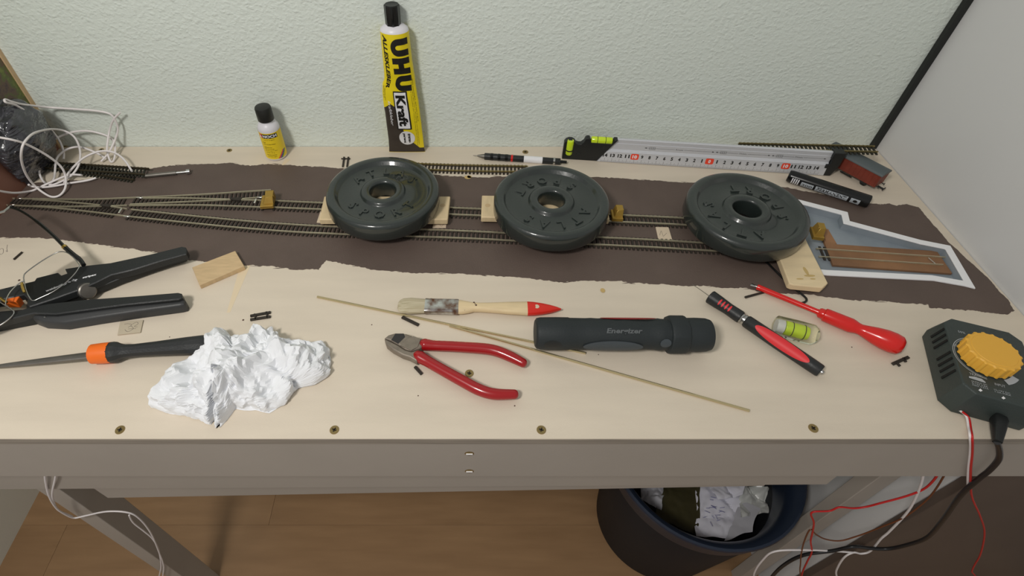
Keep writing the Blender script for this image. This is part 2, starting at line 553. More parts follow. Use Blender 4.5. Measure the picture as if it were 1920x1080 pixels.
def text_mesh(s, size, ext=0.0, bold=0.0, ax='CENTER', ay='CENTER', res=2, shear=0, space=1.0):
    cu = bpy.data.curves.new('t', 'FONT')
    cu.body = s; cu.size = size; cu.extrude = ext; cu.offset = bold
    cu.align_x = ax; cu.align_y = ay; cu.resolution_u = res; cu.shear = shear; cu.space_character = space
    ob = bpy.data.objects.new('t', cu)
    C.objects.link(ob)
    bpy.context.view_layer.update()
    me = bpy.data.meshes.new_from_object(ob.evaluated_get(bpy.context.evaluated_depsgraph_get()))
    vs = [v.co.copy() for v in me.vertices]
    fs = [tuple(p.vertices) for p in me.polygons]
    bpy.data.objects.remove(ob); bpy.data.curves.remove(cu); bpy.data.meshes.remove(me)
    return vs, fs
def text_to(mb, s, size, fn, fit=None, cut=0, **kw):
    """add text to mb through fn(x, y, z); fit = (w, h) scales it to that box; cut subdivides for bending"""
    vs, fs = text_mesh(s, size, **kw)
    if cut:
        bm = bmesh.new()
        bv = [bm.verts.new(v) for v in vs]
        for f in fs:
            try: bm.faces.new([bv[i] for i in f])
            except ValueError: pass
        bmesh.ops.triangulate(bm, faces=bm.faces)
        bmesh.ops.subdivide_edges(bm, edges=[e for e in bm.edges if e.calc_length() > cut], cuts=2, use_grid_fill=True)
        bm.verts.index_update()
        vs = [v.co.copy() for v in bm.verts]; fs = [tuple(v.index for v in f.verts) for f in bm.faces]
        bm.free()
    if fit and vs:
        x0, x1 = min(v.x for v in vs), max(v.x for v in vs); y0, y1 = min(v.y for v in vs), max(v.y for v in vs)
        sx = fit[0] / (x1 - x0) if fit[0] else fit[1] / (y1 - y0)
        sy = fit[1] / (y1 - y0) if fit[1] else sx
        vs = [Vector(((v.x - (x0 + x1) / 2) * sx, (v.y - (y0 + y1) / 2) * sy, v.z)) for v in vs]
    mb.add([fn(v.x, v.y, v.z) for v in vs], fs)
def plane_fn(m):
    return lambda x, y, z=0: m @ Vector((x, y, z))

def facet(p, seed):
    """crackle height: crisp pleats between random cells"""
    d = noise.voronoi(p + Vector((seed, seed * 1.7, seed * 0.3)), distance_metric='DISTANCE', exponent=2.5)[0]
    return d[1] - d[0]

# ------------------------------------------------------------------ the setting
def struct(o):
    o['kind'] = 'structure'
    return o
fl = struct(MB().box((0.1, 0.1, FLOOR - 0.02), (3.0, 2.4, 0.02)).build('floor', 'hole'))
pm = MB().box((0, 0, 0), (1.1995, 0.1938, 0.01)).build('plank', 'floor_wood', fl, bevel=0.0002, seg=1)
pm.location = (-0.6, -0.5, FLOOR - 0.005)
first = True
for row in range(9):
    y = -0.545 + row * 0.194
    sh = (row * 0.437) % 1.2
    if row == 4:
        sh = 0.5582
    for k in range(3):
        x = -1.4 - 0.6 + sh + k * 1.2
        o = pm if first else pm.copy()
        if not first:
            C.objects.link(o); o.parent = fl
        first = False
        o.location = (x, y + 0.0615, FLOOR - 0.005)
struct(MB().box((0.0, BACK + 0.05, 0.05), (2.2, 0.1, 1.66)).build('wall_back', 'wallpaper'))
struct(MB().box((-0.988, 0.36, -0.26), (0.1, 0.62, 1.0)).build('wall_left', 'wall_plain'))
wr = struct(MB().box((XR + 0.21, 0.4608, 0.02), (0.42, 0.4, 1.56)).build('wall_right', 'closet'))
MB().box((XR + 0.21, 0.2548, 0.02), (0.416, 0.012, 1.55)).build('closet_door', 'closet_front', wr, bevel=0.001)
struct(MB().box((XR - 0.0042, BACK - 0.0035, 0.35), (0.008, 0.006, 0.70)).build('trim_1', 'blackstrip'))

# ------------------------------------------------------------------ pit outline (needed by the board)
def px2(pts, z=0.0):
    return [W(x, y, z) for x, y in pts]
pit_out = px2([(1498, 376.7), (1588, 400), (1592, 416.7), (1723, 451.7), (1780, 463), (1827, 543), (1807, 538), (1750, 528), (1552, 518), (1494, 512), (1470, 430), (1482, 373)])
def inset_poly(pts, d):
    pts = [Vector((p[0], p[1])) for p in pts]
    ar = sum(pts[i - 1].x * pts[i].y - pts[i].x * pts[i - 1].y for i in range(len(pts)))
    sg = 1 if ar > 0 else -1
    out = []; n = len(pts)
    for i in range(n):
        a = (pts[i] - pts[i - 1]).normalized(); b = (pts[(i + 1) % n] - pts[i]).normalized()
        na = Vector((-a.y, a.x)) * sg; nb = Vector((-b.y, b.x)) * sg
        t = na + nb
        t = t / max(0.35, t.dot(na)) if t.length > 0.2 else na
        out.append(pts[i] + t * d)
    return out
hole_poly = inset_poly(pit_out, 0.0025)

def in_poly(p, poly):
    c = False
    for i in range(len(poly)):
        a, b = poly[i - 1], poly[i]
        if (a[1] > p[1]) != (b[1] > p[1]) and p[0] < (b[0] - a[0]) * (p[1] - a[1]) / (b[1] - a[1]) + a[0]:
            c = not c
    return c
def holed_slab(mb, outer, hole, z0, z1):
    pts = [Vector((p[0], p[1])) for p in outer] + [Vector((p[0], p[1])) for p in hole]
    no, nh = len(outer), len(hole)
    es = [(i, (i + 1) % no) for i in range(no)] + [(no + i, no + (i + 1) % nh) for i in range(nh)]
    vs2, es2, fs2 = delaunay_2d_cdt(pts, es, [], 0, 1e-7)[:3]
    op, hp = [tuple(p) for p in pts[:no]], [tuple(p) for p in pts[no:]]
    tf = []
    for f in fs2:
        c = sum((vs2[i] for i in f), Vector((0, 0))) / len(f)
        if in_poly(c, op) and not in_poly(c, hp):
            tf.append(tuple(f))
    n = len(vs2)
    vs = [Vector((p.x, p.y, z1)) for p in vs2] + [Vector((p.x, p.y, z0)) for p in vs2]
    fs = list(tf) + [tuple(i + n for i in f[::-1]) for f in tf]
    cnt = {}
    for f in tf:
        for i in range(3):
            e = (f[i], f[(i + 1) % 3])
            cnt[e] = 1
    for (p, q) in cnt:
        if (q, p) not in cnt:
            fs.append((p, p + n, q + n, q))
    mb.add(vs, fs)

table = thing('workbench', 'pale plywood workbench with a brown painted strip and grey front board', 'table', (0.0, 0.44, FLOOR))
TL, TR = -0.66, XR - 0.001
mb = MB()
holed_slab(mb, [(TL, FRONT), (TR, FRONT), (TR, BACK - 0.001), (TL, BACK - 0.001)], hole_poly, -0.009, 0)
mb.build('board', 'board', table, smooth=False)
MB().box(((TL + TR) / 2, FRONT - 0.0003, -0.0048), (TR - TL, 0.0006, 0.0084)).build('board_edge', 'ply_edge', table, smooth=False)
MB().box(((TL + TR) / 2 - 0.0, FRONT + 0.0085, -0.0465), (TR - TL, 0.016, 0.0735)).build('front_board', 'grey_paint', table, bevel=0.0008)
# rails behind the front board, legs
m1 = MB()
z0l, z0r = WY(60, 907, 0.243).z, WY(1500, 897, 0.243).z
xa, xb = -0.62, WY(1545, 897, 0.243).x
m1.add([(xa, 0.236, z0l), (xb, 0.236, z0r), (xb, 0.236, -0.085), (xa, 0.236, -0.085), (xa, 0.25, z0l), (xb, 0.25, z0r), (xb, 0.25, -0.085), (xa, 0.25, -0.085)],
       [(0, 1, 2, 3), (7, 6, 5, 4), (0, 4, 5, 1), (2, 6, 7, 3), (0, 3, 7, 4), (1, 5, 6, 2)])
m1.build('front_rail', 'grey_paint', table, bevel=0.0008)
m2 = MB()
xa, xb = -0.447, 0.36
zl, zr = WY(440, 919, 0.262).z, WY(1080, 907, 0.262).z
sl = (zr - zl) / (WY(1080, 907, 0.262).x - WY(440, 919, 0.262).x)
x4 = WY(440, 919, 0.262).x
za, zb = zl + sl * (xa - x4), zl + sl * (xb - x4)
m2.add([(xa, 0.255, za), (xb, 0.255, zb), (xb, 0.255, -0.12), (xa - 0.01, 0.255, -0.12), (xa, 0.275, za), (xb, 0.275, zb), (xb, 0.275, -0.12), (xa - 0.01, 0.275, -0.12)],
       [(0, 1, 2, 3), (7, 6, 5, 4), (0, 4, 5, 1), (2, 6, 7, 3), (0, 3, 7, 4), (1, 5, 6, 2)])
m2.build('cross_rail', 'grey_paint', table, bevel=0.0008)
for x, y, dy in ((-0.5025, 0.273, 0.04), (0.5485, 0.292, 0.02), (-0.5025, 0.60, 0.04), (0.5485, 0.62, 0.04)):
    MB().box((x, y, (FLOOR - 0.0095) / 2), (0.027, dy, -FLOOR - 0.0095)).build('leg', 'grey_paint', table, bevel=0.001)
for x, ya, yb in ((-0.5025, 0.294, 0.579), (0.5485, 0.303, 0.599)):
    MB().box((x, (ya + yb) / 2, -0.05), (0.02, yb - ya, 0.07)).build('side_rail', 'grey_paint', table, bevel=0.001)

# brown paint: ragged brushed outline, a thin coat on the board
paint_px = [(-160, 345), (20, 346), (60, 344), (150, 338), (215, 332), (262, 321), (300, 313), (350, 309), (430, 306), (470, 311), (500, 308), (560, 311), (610, 314), (650, 318), (720, 322),
            (800, 327), (880, 333), (960, 331), (1040, 331), (1092, 330), (1130, 333), (1200, 337), (1290, 343), (1380, 346), (1470, 351), (1530, 362), (1575, 373), (1615, 380),
            (1650, 384), (1668, 381), (1680, 386), (1700, 383), (1722, 389), (1738, 408), (1763, 437), (1787, 462), (1822, 494), (1852, 522), (1884, 556), (1903, 583), (1890, 590),
            (1830, 583), (1742, 577), (1740, 571), (1660, 565), (1600, 562), (1520, 553), (1420, 547), (1400, 541), (1300, 536), (1180, 530), (1165, 527), (1092, 527), (1046, 529),
            (960, 518), (860, 513), (780, 512), (700, 506), (650, 495), (612, 489), (598, 506), (560, 505), (512, 500), (450, 497), (400, 492), (357, 488), (318, 476), (275, 471), (220, 463), (160, 455), (113, 450), (60, 445), (0, 446), (-160, 440)]
pp = [p for p in dens(px2(paint_px), 26)]
rag = []
for i, p in enumerate(pp):
    a = noise.noise(Vector((p.x * 60, p.y * 60, 1))) * 0.0016 + noise.noise(Vector((p.x * 260, p.y * 90, 5))) * 0.0013 + noise.noise(Vector((p.x * 800, p.y * 300, 9))) * 0.0006
    t = (pp[(i + 1) % len(pp)] - pp[i - 1]).normalized()
    q = p + Vector((-t.y, t.x, 0)) * a
    q.x = max(q.x, TL + 0.004); q.y = min(q.y, BACK - 0.003)
    rag.append(q)
mb = MB()
holed_slab(mb, rag, hole_poly, 0.00002, 0.00028)
# loose bristle marks beside the painted edge
for k in range(150):
    i = random.randrange(len(rag))
    p = rag[i]
    if p.x < -0.55 or p.x > 0.53:
        continue
    t = (rag[(i + 1) % len(rag)] - rag[i - 1]).normalized()
    out = Vector((t.y, -t.x, 0)) * random.uniform(-0.0015, 0.0022)
    L = random.uniform(0.002, 0.009); w = random.uniform(0.0002, 0.0006)
    d = Vector((1, random.uniform(-0.25, 0.25), 0)).normalized()
    c = p + out
    nn = Vector((-d.y, d.x, 0)) * w
    vs = [c - d * L, c - d * L * 0.3 + nn, c + d * L, c - d * L * 0.2 - nn]
    mb.add([Vector((q.x, q.y, 0.00005)) for q in vs] + [Vector((q.x, q.y, 0.00022)) for q in vs], [(4, 5, 6, 7), (3, 2, 1, 0), (0, 1, 5, 4), (1, 2, 6, 5), (2, 3, 7, 6), (3, 0, 4, 7)])
mb.build('painted_strip', 'paint_brown', table, smooth=False)

def screw(p, r=0.0042, m='screw', nrm=(0, 0, 1)):
    mm = zframe(p, nrm)
    s = MB().lathe([(0, 0.0002), (r * 0.35, 0.0002), (r * 0.55, 0.0006), (r * 0.95, 0.0005), (r, 0.0001), (r, -0.0004), (0, -0.0004)], 20, mm).build('screw', m, table)
    a = random.uniform(0, PI)
    q = MB()
    for k in (0, PI / 2):
        q.box((0, 0, 0.00045), (r * 0.95, r * 0.22, 0.0006), mm @ Matrix.Rotation(a + k, 4, 'Z'))
    q.build('cross_slot', 'hole', s)
for x, y in ((225, 806), (627, 806), (1015, 806), (1525, 803), (880, 700)):
    screw(W(x, y, 0.0002))
for x, y, r in ((430, 282, 0.0038), (985, 285, 0.0042), (190, 281, 0.0036), (124, 273, 0.0034)):
    screw(W(x, y, 0.0002), r)
for x, y in ((880, 851), (880, 884)):
    p = WY(x, y, FRONT + 0.0003)
    s = MB().lathe([(0, 0), (0.004, 0), (0.0046, -0.0003), (0.0046, -0.0012), (0, -0.0012)], 20, zframe(p, (0, -1, 0))).build('screw', 'screw', table)
    MB().box((0, 0, 0.0004), (0.0062, 0.0012, 0.0009), zframe(p, (0, -1, 0))).build('cross_slot', 'white', s)
for x, y, rx, ry in ((1130, 545, 0.0026, 0.0031), (877, 333, 0.0045, 0.0038), (880, 332, 0.003, 0.003)):
    c = W(x, y)
    MB().patch(lambda u, v, l: (c.x + u, c.y + v, 0.0004 + l), -rx, rx, -ry, ry, 8, 8, 'ell', 0.0002).build('glue_spot', 'stain', table)
for a, b, w in (((462, 492), (428, 586), 0.006), ((540, 298), (528, 312), 0.004)):
    p, q = W(*a), W(*b)
    t = (q - p).normalized(); nn = Vector((-t.y, t.x, 0))
    pts = [p + nn * w, p - nn * w] + [q - nn * w * 0.25, q + nn * w * 0.3]
    MB().prism(pts, 0.00003, 0.0001).build('smudge', 'smudge', table, smooth=False)

mb = MB()
for st_ in ([(2, 466), (-2, 471), (1, 477), (6, 474), (6, 467), (2, 466)], [(14, 459), (13, 466), (14, 472), (11, 470)]):
    mb.strip(cr([W(x, y) for x, y in st_], 5), 0.0004, 0.00003, 0.00012)
mb.build('pencil_mark', 'pencil', table, smooth=False)
for x, y, r_ in ((36, 525.5, 0.0013), (456, 600, 0.0011), (784, 742, 0.0006), (697, 609, 0.0006), (965, 761, 0.0007), (318, 632, 0.0005), (1597, 651, 0.0006), (1122, 665, 0.0005)):
    MB().lathe([(0, 0.0006), (r_ * 0.8, 0.0004), (r_, 0.0001), (0, 0)], 7, Matrix.Translation(W(x, y, 0.0001))).build('paint_speck', 'dropbrown', table)

# backdrop panel with a printed forest
pan = thing('backdrop_panel', 'upright board with a printed forest scene beside the wallpapered wall', 'panel', (XL, 0.56, 0))
MB().box((XL - 0.004, 0.548, 0.19), (0.006, 0.216, 0.38)).build('board', 'print', pan)
MB().box((XL - 0.0028, 0.6592, 0.19), (0.0075, 0.0058, 0.38)).build('edge_strip', 'panelwood', pan)

# ------------------------------------------------------------------ tracks
GA, SPC, SLEN = 0.0126, 0.0051, 0.0212
RZ0, RZ1, RW = 0.0016, 0.0036, 0.0011
sl_me = {}
def sleeper_mesh(m):
    if m not in sl_me:
        mb = MB()
        w, h = 0.0026, 0.0017
        L = SLEN
        mb.add([(-w / 2, -L / 2, 0.0002), (w / 2, -L / 2, 0.0002), (w / 2, L / 2, 0.0002), (-w / 2, L / 2, 0.0002),
                (-w * 0.4, -L / 2 + 0.0003, h), (w * 0.4, -L / 2 + 0.0003, h), (w * 0.4, L / 2 - 0.0003, h), (-w * 0.4, L / 2 - 0.0003, h)],
               [(3, 2, 1, 0), (4, 5, 6, 7), (0, 1, 5, 4), (1, 2, 6, 5), (2, 3, 7, 6), (3, 0, 4, 7)])
        me = bpy.data.meshes.new('sleeper')
        me.from_pydata(mb.v, [], mb.f)
        me.materials.append(M[m])
        sl_me[m] = me
    return sl_me[m]
def put_sleeper(root, p, t, m, length=1.0, skew=0.0):
    o = bpy.data.objects.new('sleeper', sleeper_mesh(m))
    C.objects.link(o)
    o.parent = root
    o.location = p - org(root)
    o.rotation_euler = (0, -math.asin(max(-1, min(1, t.z))), math.atan2(t.y, t.x) + skew)
    o.scale = (1, length, 1)
    return o
def offs(path, d):
    out = []
    for i in range(len(path)):
        t = path[min(i + 1, len(path) - 1)] - path[max(i - 1, 0)]
        out.append(path[i] + Vector((-t.y, t.x, 0)).normalized() * d)
    return out
def track(name, label, path, group=None, rm='rail', sm='sleeper', base=0.0003, railgap=0.0, skew=0.0, clip=None):
    """flexible track along a world path: two rails and single sleepers"""
    path = [Vector(p) + Vector((0, 0, base)) for p in path]
    c = path[len(path) // 2]
    root = thing(name, label, 'track', (c.x, c.y, 0), group)
    for sgn in (1, -1):
        pth = offs(path, sgn * GA / 2)
        if railgap:
            pth = pth[:-railgap]
        MB().strip(pth, RW, RZ0, RZ1).build('rail', rm, root, smooth=False)
    for p, t in resample(path, SPC, 0.002):
        if clip and clip(p):
            continue
        put_sleeper(root, p, t, sm, 1.0, skew)
    # webs between the sleepers
    for sgn in (1, -1):
        MB().strip(offs(path, sgn * (GA / 2 - 0.0001)), 0.0009, 0.0003, 0.0013).build('sleeper_web', sm, root, smooth=False)
    return root
rt = 0.0036
def mid(a, b):
    p, q = W(*a, rt), W(*b, rt)
    m = (p + q) / 2; m.z = 0
    return m
Lpath = [mid((240, 391.6), (240, 405)), mid((344, 402.5), (344, 416)), mid((447, 413), (447, 425.5)), mid((550, 420.3), (550, 434)), mid((640, 424), (640, 438.5)),
         mid((860, 431.7), (860, 445.8)), mid((1128.6, 444.5), (1128.6, 458.2)), mid((1260, 450.8), (1260, 465)), mid((1470, 463), (1470, 477.5))]
track('flex_track', 'long curved sleepered track running beneath the front of the weight plates', cr(Lpath, 10), 'tracks fixed on the brown strip')
Mpath = [mid((512, 375), (512, 388.5)), mid((608, 379.5), (608, 392.2)), mid((870, 389.3), (870, 402.6)), mid((1162, 402.3), (1162, 415.4)), mid((1265, 407), (1265, 419.9)), mid((1465, 416.5), (1465, 430.5))]
track('flex_track', 'straight sleepered track running under the centres of the weight plates', cr(Mpath, 10), 'tracks fixed on the brown strip')

def turnout(name, label, rails, c1, c2, x_end, joiners, frog, bars):
    c = c1[len(c1) // 2]
    root = thing(name, label, 'track', (c.x, c.y, 0), 'tracks fixed on the brown strip')
    for r in rails:
        MB().strip(cr([W(x, y, rt) - Vector((0, 0, rt)) for x, y in r], 8), RW, RZ0 + 0.0003, RZ1 + 0.0003).build('rail', 'rail', root, smooth=False)
    # sleepers reach across both routes while they share the bed
    A = resample(c1, SPC, 0.002); B = resample(c2, SPC, 0.002)
    for k, (p, t) in enumerate(A):
        if k < len(B) and abs(B[k][0].y - p.y) < 0.012:
            q = (p + B[k][0]) / 2
            put_sleeper(root, q + Vector((0, 0, 0.0003)), t, 'sleeper', 1.0 + abs(B[k][0].y - p.y) / SLEN)
        else:
            put_sleeper(root, p + Vector((0, 0, 0.0003)), t, 'sleeper')
            if k < len(B):
                put_sleeper(root, B[k][0] + Vector((0, 0, 0.0003)), B[k][1], 'sleeper')
    for x, y in joiners:
        p = W(x, y, 0.003)
        MB().box(p, (0.0085, 0.0022, 0.0026)).build('rail_joiner', 'joiner', root, bevel=0.0003, seg=1)
    p = W(*frog, 0.003)
    MB().prism([(p.x - 0.006, p.y - 0.001), (p.x + 0.008, p.y - 0.0035), (p.x + 0.01, p.y + 0.0025), (p.x - 0.005, p.y + 0.002)], 0.001, 0.0044, inset=0.0005).build('frog', 'sleeper', root)
    for x, y in bars:
        p = W(x, y, 0.004)
        MB().box((p.x, p.y, 0.0048), (0.0022, 0.0085, 0.0012), None).build('tie_bar', 'joiner', root, bevel=0.0002, seg=1)
    return root
def flat(pts):
    return cr([W(x, y, rt) - Vector((0, 0, rt)) for x, y in pts], 8)
turnout('turnout', 'track turnout parting towards the curved track, below the white cable loops',
        [[(-60, 370.5), (31, 371.5), (158, 373), (262, 369.5)], [(-60, 383.5), (17, 384), (90, 388), (158, 395), (238, 405)],
         [(60, 373.2), (110, 376.5), (196, 385), (238, 391.3)], [(40, 385), (110, 386.5), (160, 386.2), (198, 385.6), (238, 384.6)]],
        flat([(-60, 377), (20, 377.5), (110, 380), (190, 379), (236, 377)]), flat([(-60, 377), (20, 377.5), (90, 381), (158, 388), (236, 398)]), 240,
        [(35, 372.5), (22, 384.5), (238, 406.5), (262, 371.5)], (196, 385.5), [(226, 396)])
turnout('turnout', 'track turnout whose upper branch ends at a bare brass block',
        [[(266, 369.4), (320, 367), (378, 364), (440, 360), (508, 355.6)], [(242, 384.6), (310, 384), (378, 384), (440, 386), (510, 388.6)],
         [(268, 371), (350, 371), (440, 373.6), (512, 375.6)], [(244, 382.5), (310, 379.5), (440, 373), (508, 367.6)]],
        flat([(244, 377), (310, 375.5), (378, 374), (440, 368), (508, 361.6)]), flat([(244, 377), (310, 377), (378, 379), (440, 380.5), (508, 382)]), 510,
        [(493, 389.6), (488, 371)], (440, 373.5), [(479, 378)])
bt = [mid((765, 305.5), (765, 316)), mid((860, 308.6), (860, 319)), mid((952, 310.3), (952, 320.6)), mid((990, 311.2), (990, 321.4))]
track('loose_track', 'loose brassy track piece lying on bare wood behind the gap between two weight plates', cr(bt, 8), 'loose track pieces', rm='railold')
a, b = W(58, 309, 0.006), W(276, 323, 0.006)
a.z = b.z = 0.0045
track('loose_track', 'loose dark track piece lying across another, touching the small silver screwdriver', [a, a.lerp(b, 0.5), b], 'loose track pieces', rm='raildark', sm='sleeper_g', skew=0.35)
a, b = W(118, 315), W(258, 335)
a.z = b.z = 0
track('loose_track', 'loose dark track piece lying underneath another one beside the white cable', [a, a.lerp(b, 0.5), b], 'loose track pieces', rm='raildark', sm='sleeper_g', skew=0.2)
a, b = W(1385, 276.3, 0.020), W(1641, 282.5, 0.0335)
track('loose_track', 'loose track strip behind the spirit level, resting on the model wagon roof', [a, a.lerp(b, 0.5), b], 'loose track pieces', rm='railold', sm='sleeper_g', base=0)

# single cut-off sleeper pieces
def fragment(label, bars, z=0.0):
    ps = [(W(x0, y0), W(x1, y1)) for x0, y0, x1, y1, w in bars]
    c = ps[0][0].lerp(ps[0][1], 0.5)
    mb = MB()
    for (p, q), bb in zip(ps, bars):
        mb.strip([p, q], bb[4], 0.0004, 0.0022)
    o = mb.build('sleeper_offcut', 'sleeper', origin=(c.x, c.y, 0), smooth=False, bevel=0.0002, seg=1)
    tag(o, label, 'offcut', 'cut-off sleeper pieces')
fragment('two dark sleeper offcuts still joined, beside the crumpled tissue', [(470, 594, 508, 587, 0.0028), (470, 601, 508, 595, 0.0028), (478, 590, 480, 601, 0.0016), (500, 586, 502, 598, 0.0016)])
fragment('short dark sleeper offcut between the brush bristles and the side cutter', [(754, 596, 785, 611, 0.0032)])
fragment('tiny grey sleeper offcut below the jaws of the side cutter', [(778, 689, 791, 703, 0.0028)])
fragment('dark sleeper offcut with a side peg, between red screwdriver and yellow-knobbed controller', [(1672, 684, 1702, 671, 0.003), (1678, 680, 1686, 688, 0.002), (1692, 672, 1697, 680, 0.0022)])
fragment('thin dark sleeper sliver on bare wood above the wire stripper', [(27, 488, 43, 474, 0.0016)])
fragment('two upright dark sleeper offcuts behind the weight plate', [(645.5, 296, 643, 314, 0.0022), (653.5, 296, 651, 314, 0.0022), (640, 299, 657, 299, 0.001)])
fragment('thin brown wood sliver touching the shaft of the red screwdriver', [(1396, 559, 1440, 547, 0.0022)])

# brass blocks on the track ends
def brass_block(label, x, y, w, d, h, rz, clip_h=None):
    p = W(x, y)
    root = thing('brass_block', label, 'brass block', p, 'brass blocks on the track')
    mm = Matrix.Translation(p) @ Matrix.Rotation(R(rz), 4, 'Z')
    MB().prism([(-w / 2, -d / 2), (w / 2, -d / 2), (w / 2, d / 2), (-w / 2, d / 2)], 0.0047, h * 0.55, mm, inset=0.0004).build('foot', 'brass', root)
    # slanted folded upper plate with a notch
    m = MB()
    m.add([mm @ Vector(q) for q in [(-w * 0.32, -d * 0.3, h * 0.5), (w * 0.5, -d * 0.3, h * 0.5), (w * 0.5, d * 0.5, h * 0.5), (-w * 0.32, d * 0.5, h * 0.5),
                                      (-w * 0.05, -d * 0.15, h), (w * 0.5, -d * 0.05, h), (w * 0.5, d * 0.5, h), (-w * 0.15, d * 0.5, h)]],
          [(3, 2, 1, 0), (4, 5, 6, 7), (0, 1, 5, 4), (1, 2, 6, 5), (2, 3, 7, 6), (3, 0, 4, 7)])
    m.build('folded_plate', 'brass', root, bevel=0.0003, seg=1)
    q = MB().box((w * 0.2, d * 0.05, h * 0.82), (w * 0.7, 0.0016, h * 0.3), mm)
    q.build('lip', 'brass', root, bevel=0.0003, seg=1)
brass_block('brass block closing the upper branch of the turnout', 505, 386, 0.016, 0.022, 0.016, 6)
brass_block('brass block on the straight track between two weight plates', 1154, 412, 0.013, 0.017, 0.017, -3)
brass_block('brass block at the mouth of the white pit', 1526, 446, 0.012, 0.018, 0.017, -12)

# ------------------------------------------------------------------ white pit with rusty deck
pit = thing('track_pit', 'white edged sunken pit with a rusty plank deck and two rails', 'pit', (0.49, 0.45, 0))
rim_in = inset_poly(pit_out, 0.0080)
lin = inset_poly(pit_out, 0.0075)
def ring_slab(mb, outer, inner, z0, z1):
    n = len(outer)
    vs = [(p[0], p[1], z1) for p in outer] + [(p[0], p[1], z1) for p in inner] + [(p[0], p[1], z0) for p in outer] + [(p[0], p[1], z0) for p in inner]
    fs = []
    for i in range(n):
        j = (i + 1) % n
        fs += [(i, j, n + j, n + i), (2 * n + i, 3 * n + i, 3 * n + j, 2 * n + j), (i, 2 * n + i, 2 * n + j, j), (n + i, n + j, 3 * n + j, 3 * n + i)]
    mb.add(vs, fs)
mb = MB(); ring_slab(mb, pit_out, rim_in, 0.0004, 0.0022)
mb.build('rim', 'pitwhite', pit, smooth=False, bevel=0.0003, seg=1)
mb = MB(); ring_slab(mb, inset_poly(pit_out, 0.0032), rim_in, -0.008, 0.0012)
mb.build('side_wall', 'pitgrey', pit, smooth=False)
PZ = -0.008
MB().prism(inset_poly(pit_out, 0.0034), PZ - 0.003, PZ).build('base', 'pitgrey', pit, smooth=False)
dz = -0.0045
deck_px = [(1545, 440), (1568, 458), (1757, 470.5), (1787, 513), (1562, 497), (1544, 470), (1530, 438)]
dk = px2([(1540, 438), (1568, 457.7), (1757, 470.5), (1786, 512.5), (1562, 496.5)], dz)
MB().prism(dk, dz - 0.003, dz).build('deck', 'deck', pit, smooth=False, bevel=0.0003, seg=1)
for a, b in (((1530, 466), (1775, 482.5)), ((1535, 481), (1768, 496.5))):
    p, q = W(*a, dz + 0.0012), W(*b, dz + 0.0012)
    MB().strip([p, q], 0.0009, -0.0012, 0.0008).build('rail', 'rail', pit, smooth=False)
p = W(1747, 490, dz + 0.001)
MB().strip([p + Vector((0.001, -0.005, 0)), p + Vector((-0.0015, 0.005, 0))], 0.0012, -0.0008, 0.001).build('stop_bar', 'joiner', pit, smooth=False)
for k in range(4):
    a, b = W(1536 + k * 9, 463 + k * 0.8, dz), W(1546 + k * 9, 488 + k * 0.4, dz)
    if k < 2:
        MB().strip([a, b], 0.0026, 0, 0.001).build('sleeper', 'sleeper', pit, smooth=False)
# rusty ramp and sprayed post in the far corner
a = [W(1542, 427, 0.0), W(1553, 430, 0.0), W(1569, 457, dz), W(1548, 452, dz)]
MB().add(a + [p - Vector((0, 0, 0.003)) for p in a], [(0, 1, 2, 3), (7, 6, 5, 4), (0, 4, 5, 1), (1, 5, 6, 2), (2, 6, 7, 3), (3, 7, 4, 0)]).build('ramp', 'deck', pit, smooth=False)

# ------------------------------------------------------------------ weight plates
ZB, ZT, PR = 0.0132, 0.0370, 0.0684
def plate(label, x, y, rot, top, bottom):
    root = thing('weight_plate', label, 'weight plate', (x, y, ZB), 'black iron weight plates')
    c = Vector((x, y, 0))
    T = ZT - ZB
    prof = [(0.0158, 0.0005), (0.0625, 0), (0.0668, 0.0012), (PR, 0.005), (PR, T - 0.0055), (0.0672, T - 0.0016), (0.0642, T), (0.0588, T), (0.0566, T - 0.0012), (0.0548, T - 0.0052),
            (0.0536, T - 0.0058), (0.0282, T - 0.0058), (0.0270, T - 0.0050), (0.0260, T - 0.0022), (0.0246, T - 0.0012), (0.0178, T - 0.0012), (0.0160, T - 0.0026), (0.0155, T - 0.005), (0.0155, 0.002), (0.0158, 0.0005)]
    m = MB()
    n = 96
    vs = []; fs = []
    for r, t in prof[:-1]:
        vs += [Vector((x + r * math.cos(2 * PI * i / n), y + r * math.sin(2 * PI * i / n), ZB + t)) for i in range(n)]
    k = len(prof) - 1
    for a in range(k):
        b = (a + 1) % k
        for i in range(n):
            j = (i + 1) % n
            fs.append((a * n + i, a * n + j, b * n + j, b * n + i))
    m.add(vs, fs)
    m.build('disc', 'iron', root, angle=50)
    zt = ZT - 0.0058
    rr = 0.0412
    for s, inward in ((top, False), (bottom, True)):
        n_ = len(s)
        for i, ch in enumerate(s):
            st = R(27)
            if not inward:
                a = PI / 2 + (n_ - 1) / 2 * st - i * st + R(rot)
                up = a
            else:
                a = -PI / 2 - (n_ - 1) / 2 * st + i * st + R(rot)
                up = a + PI
            ctr = Vector((x + rr * math.cos(a), y + rr * math.sin(a), zt))
            mm = Matrix.Translation(ctr) @ Matrix.Rotation(up - PI / 2, 4, 'Z')
            mb = MB()
            text_to(mb, ch, 0.0165, lambda u, v, w, mm=mm: mm @ Vector((u, v, max(0.0, w))), ext=0.0012, bold=0.0004)
            o = mb.build('raised_letter', 'iron', root, fixn=False, angle=30)
            bv = o.modifiers.new('bevel', 'BEVEL'); bv.width = 0.0004; bv.segments = 2; bv.limit_method = 'ANGLE'
    return root
plate('black iron weight plate in front of the glue tube, nearest the turnout', -0.0988, 0.5191, 0, 'ATLAS', 'SPORT')
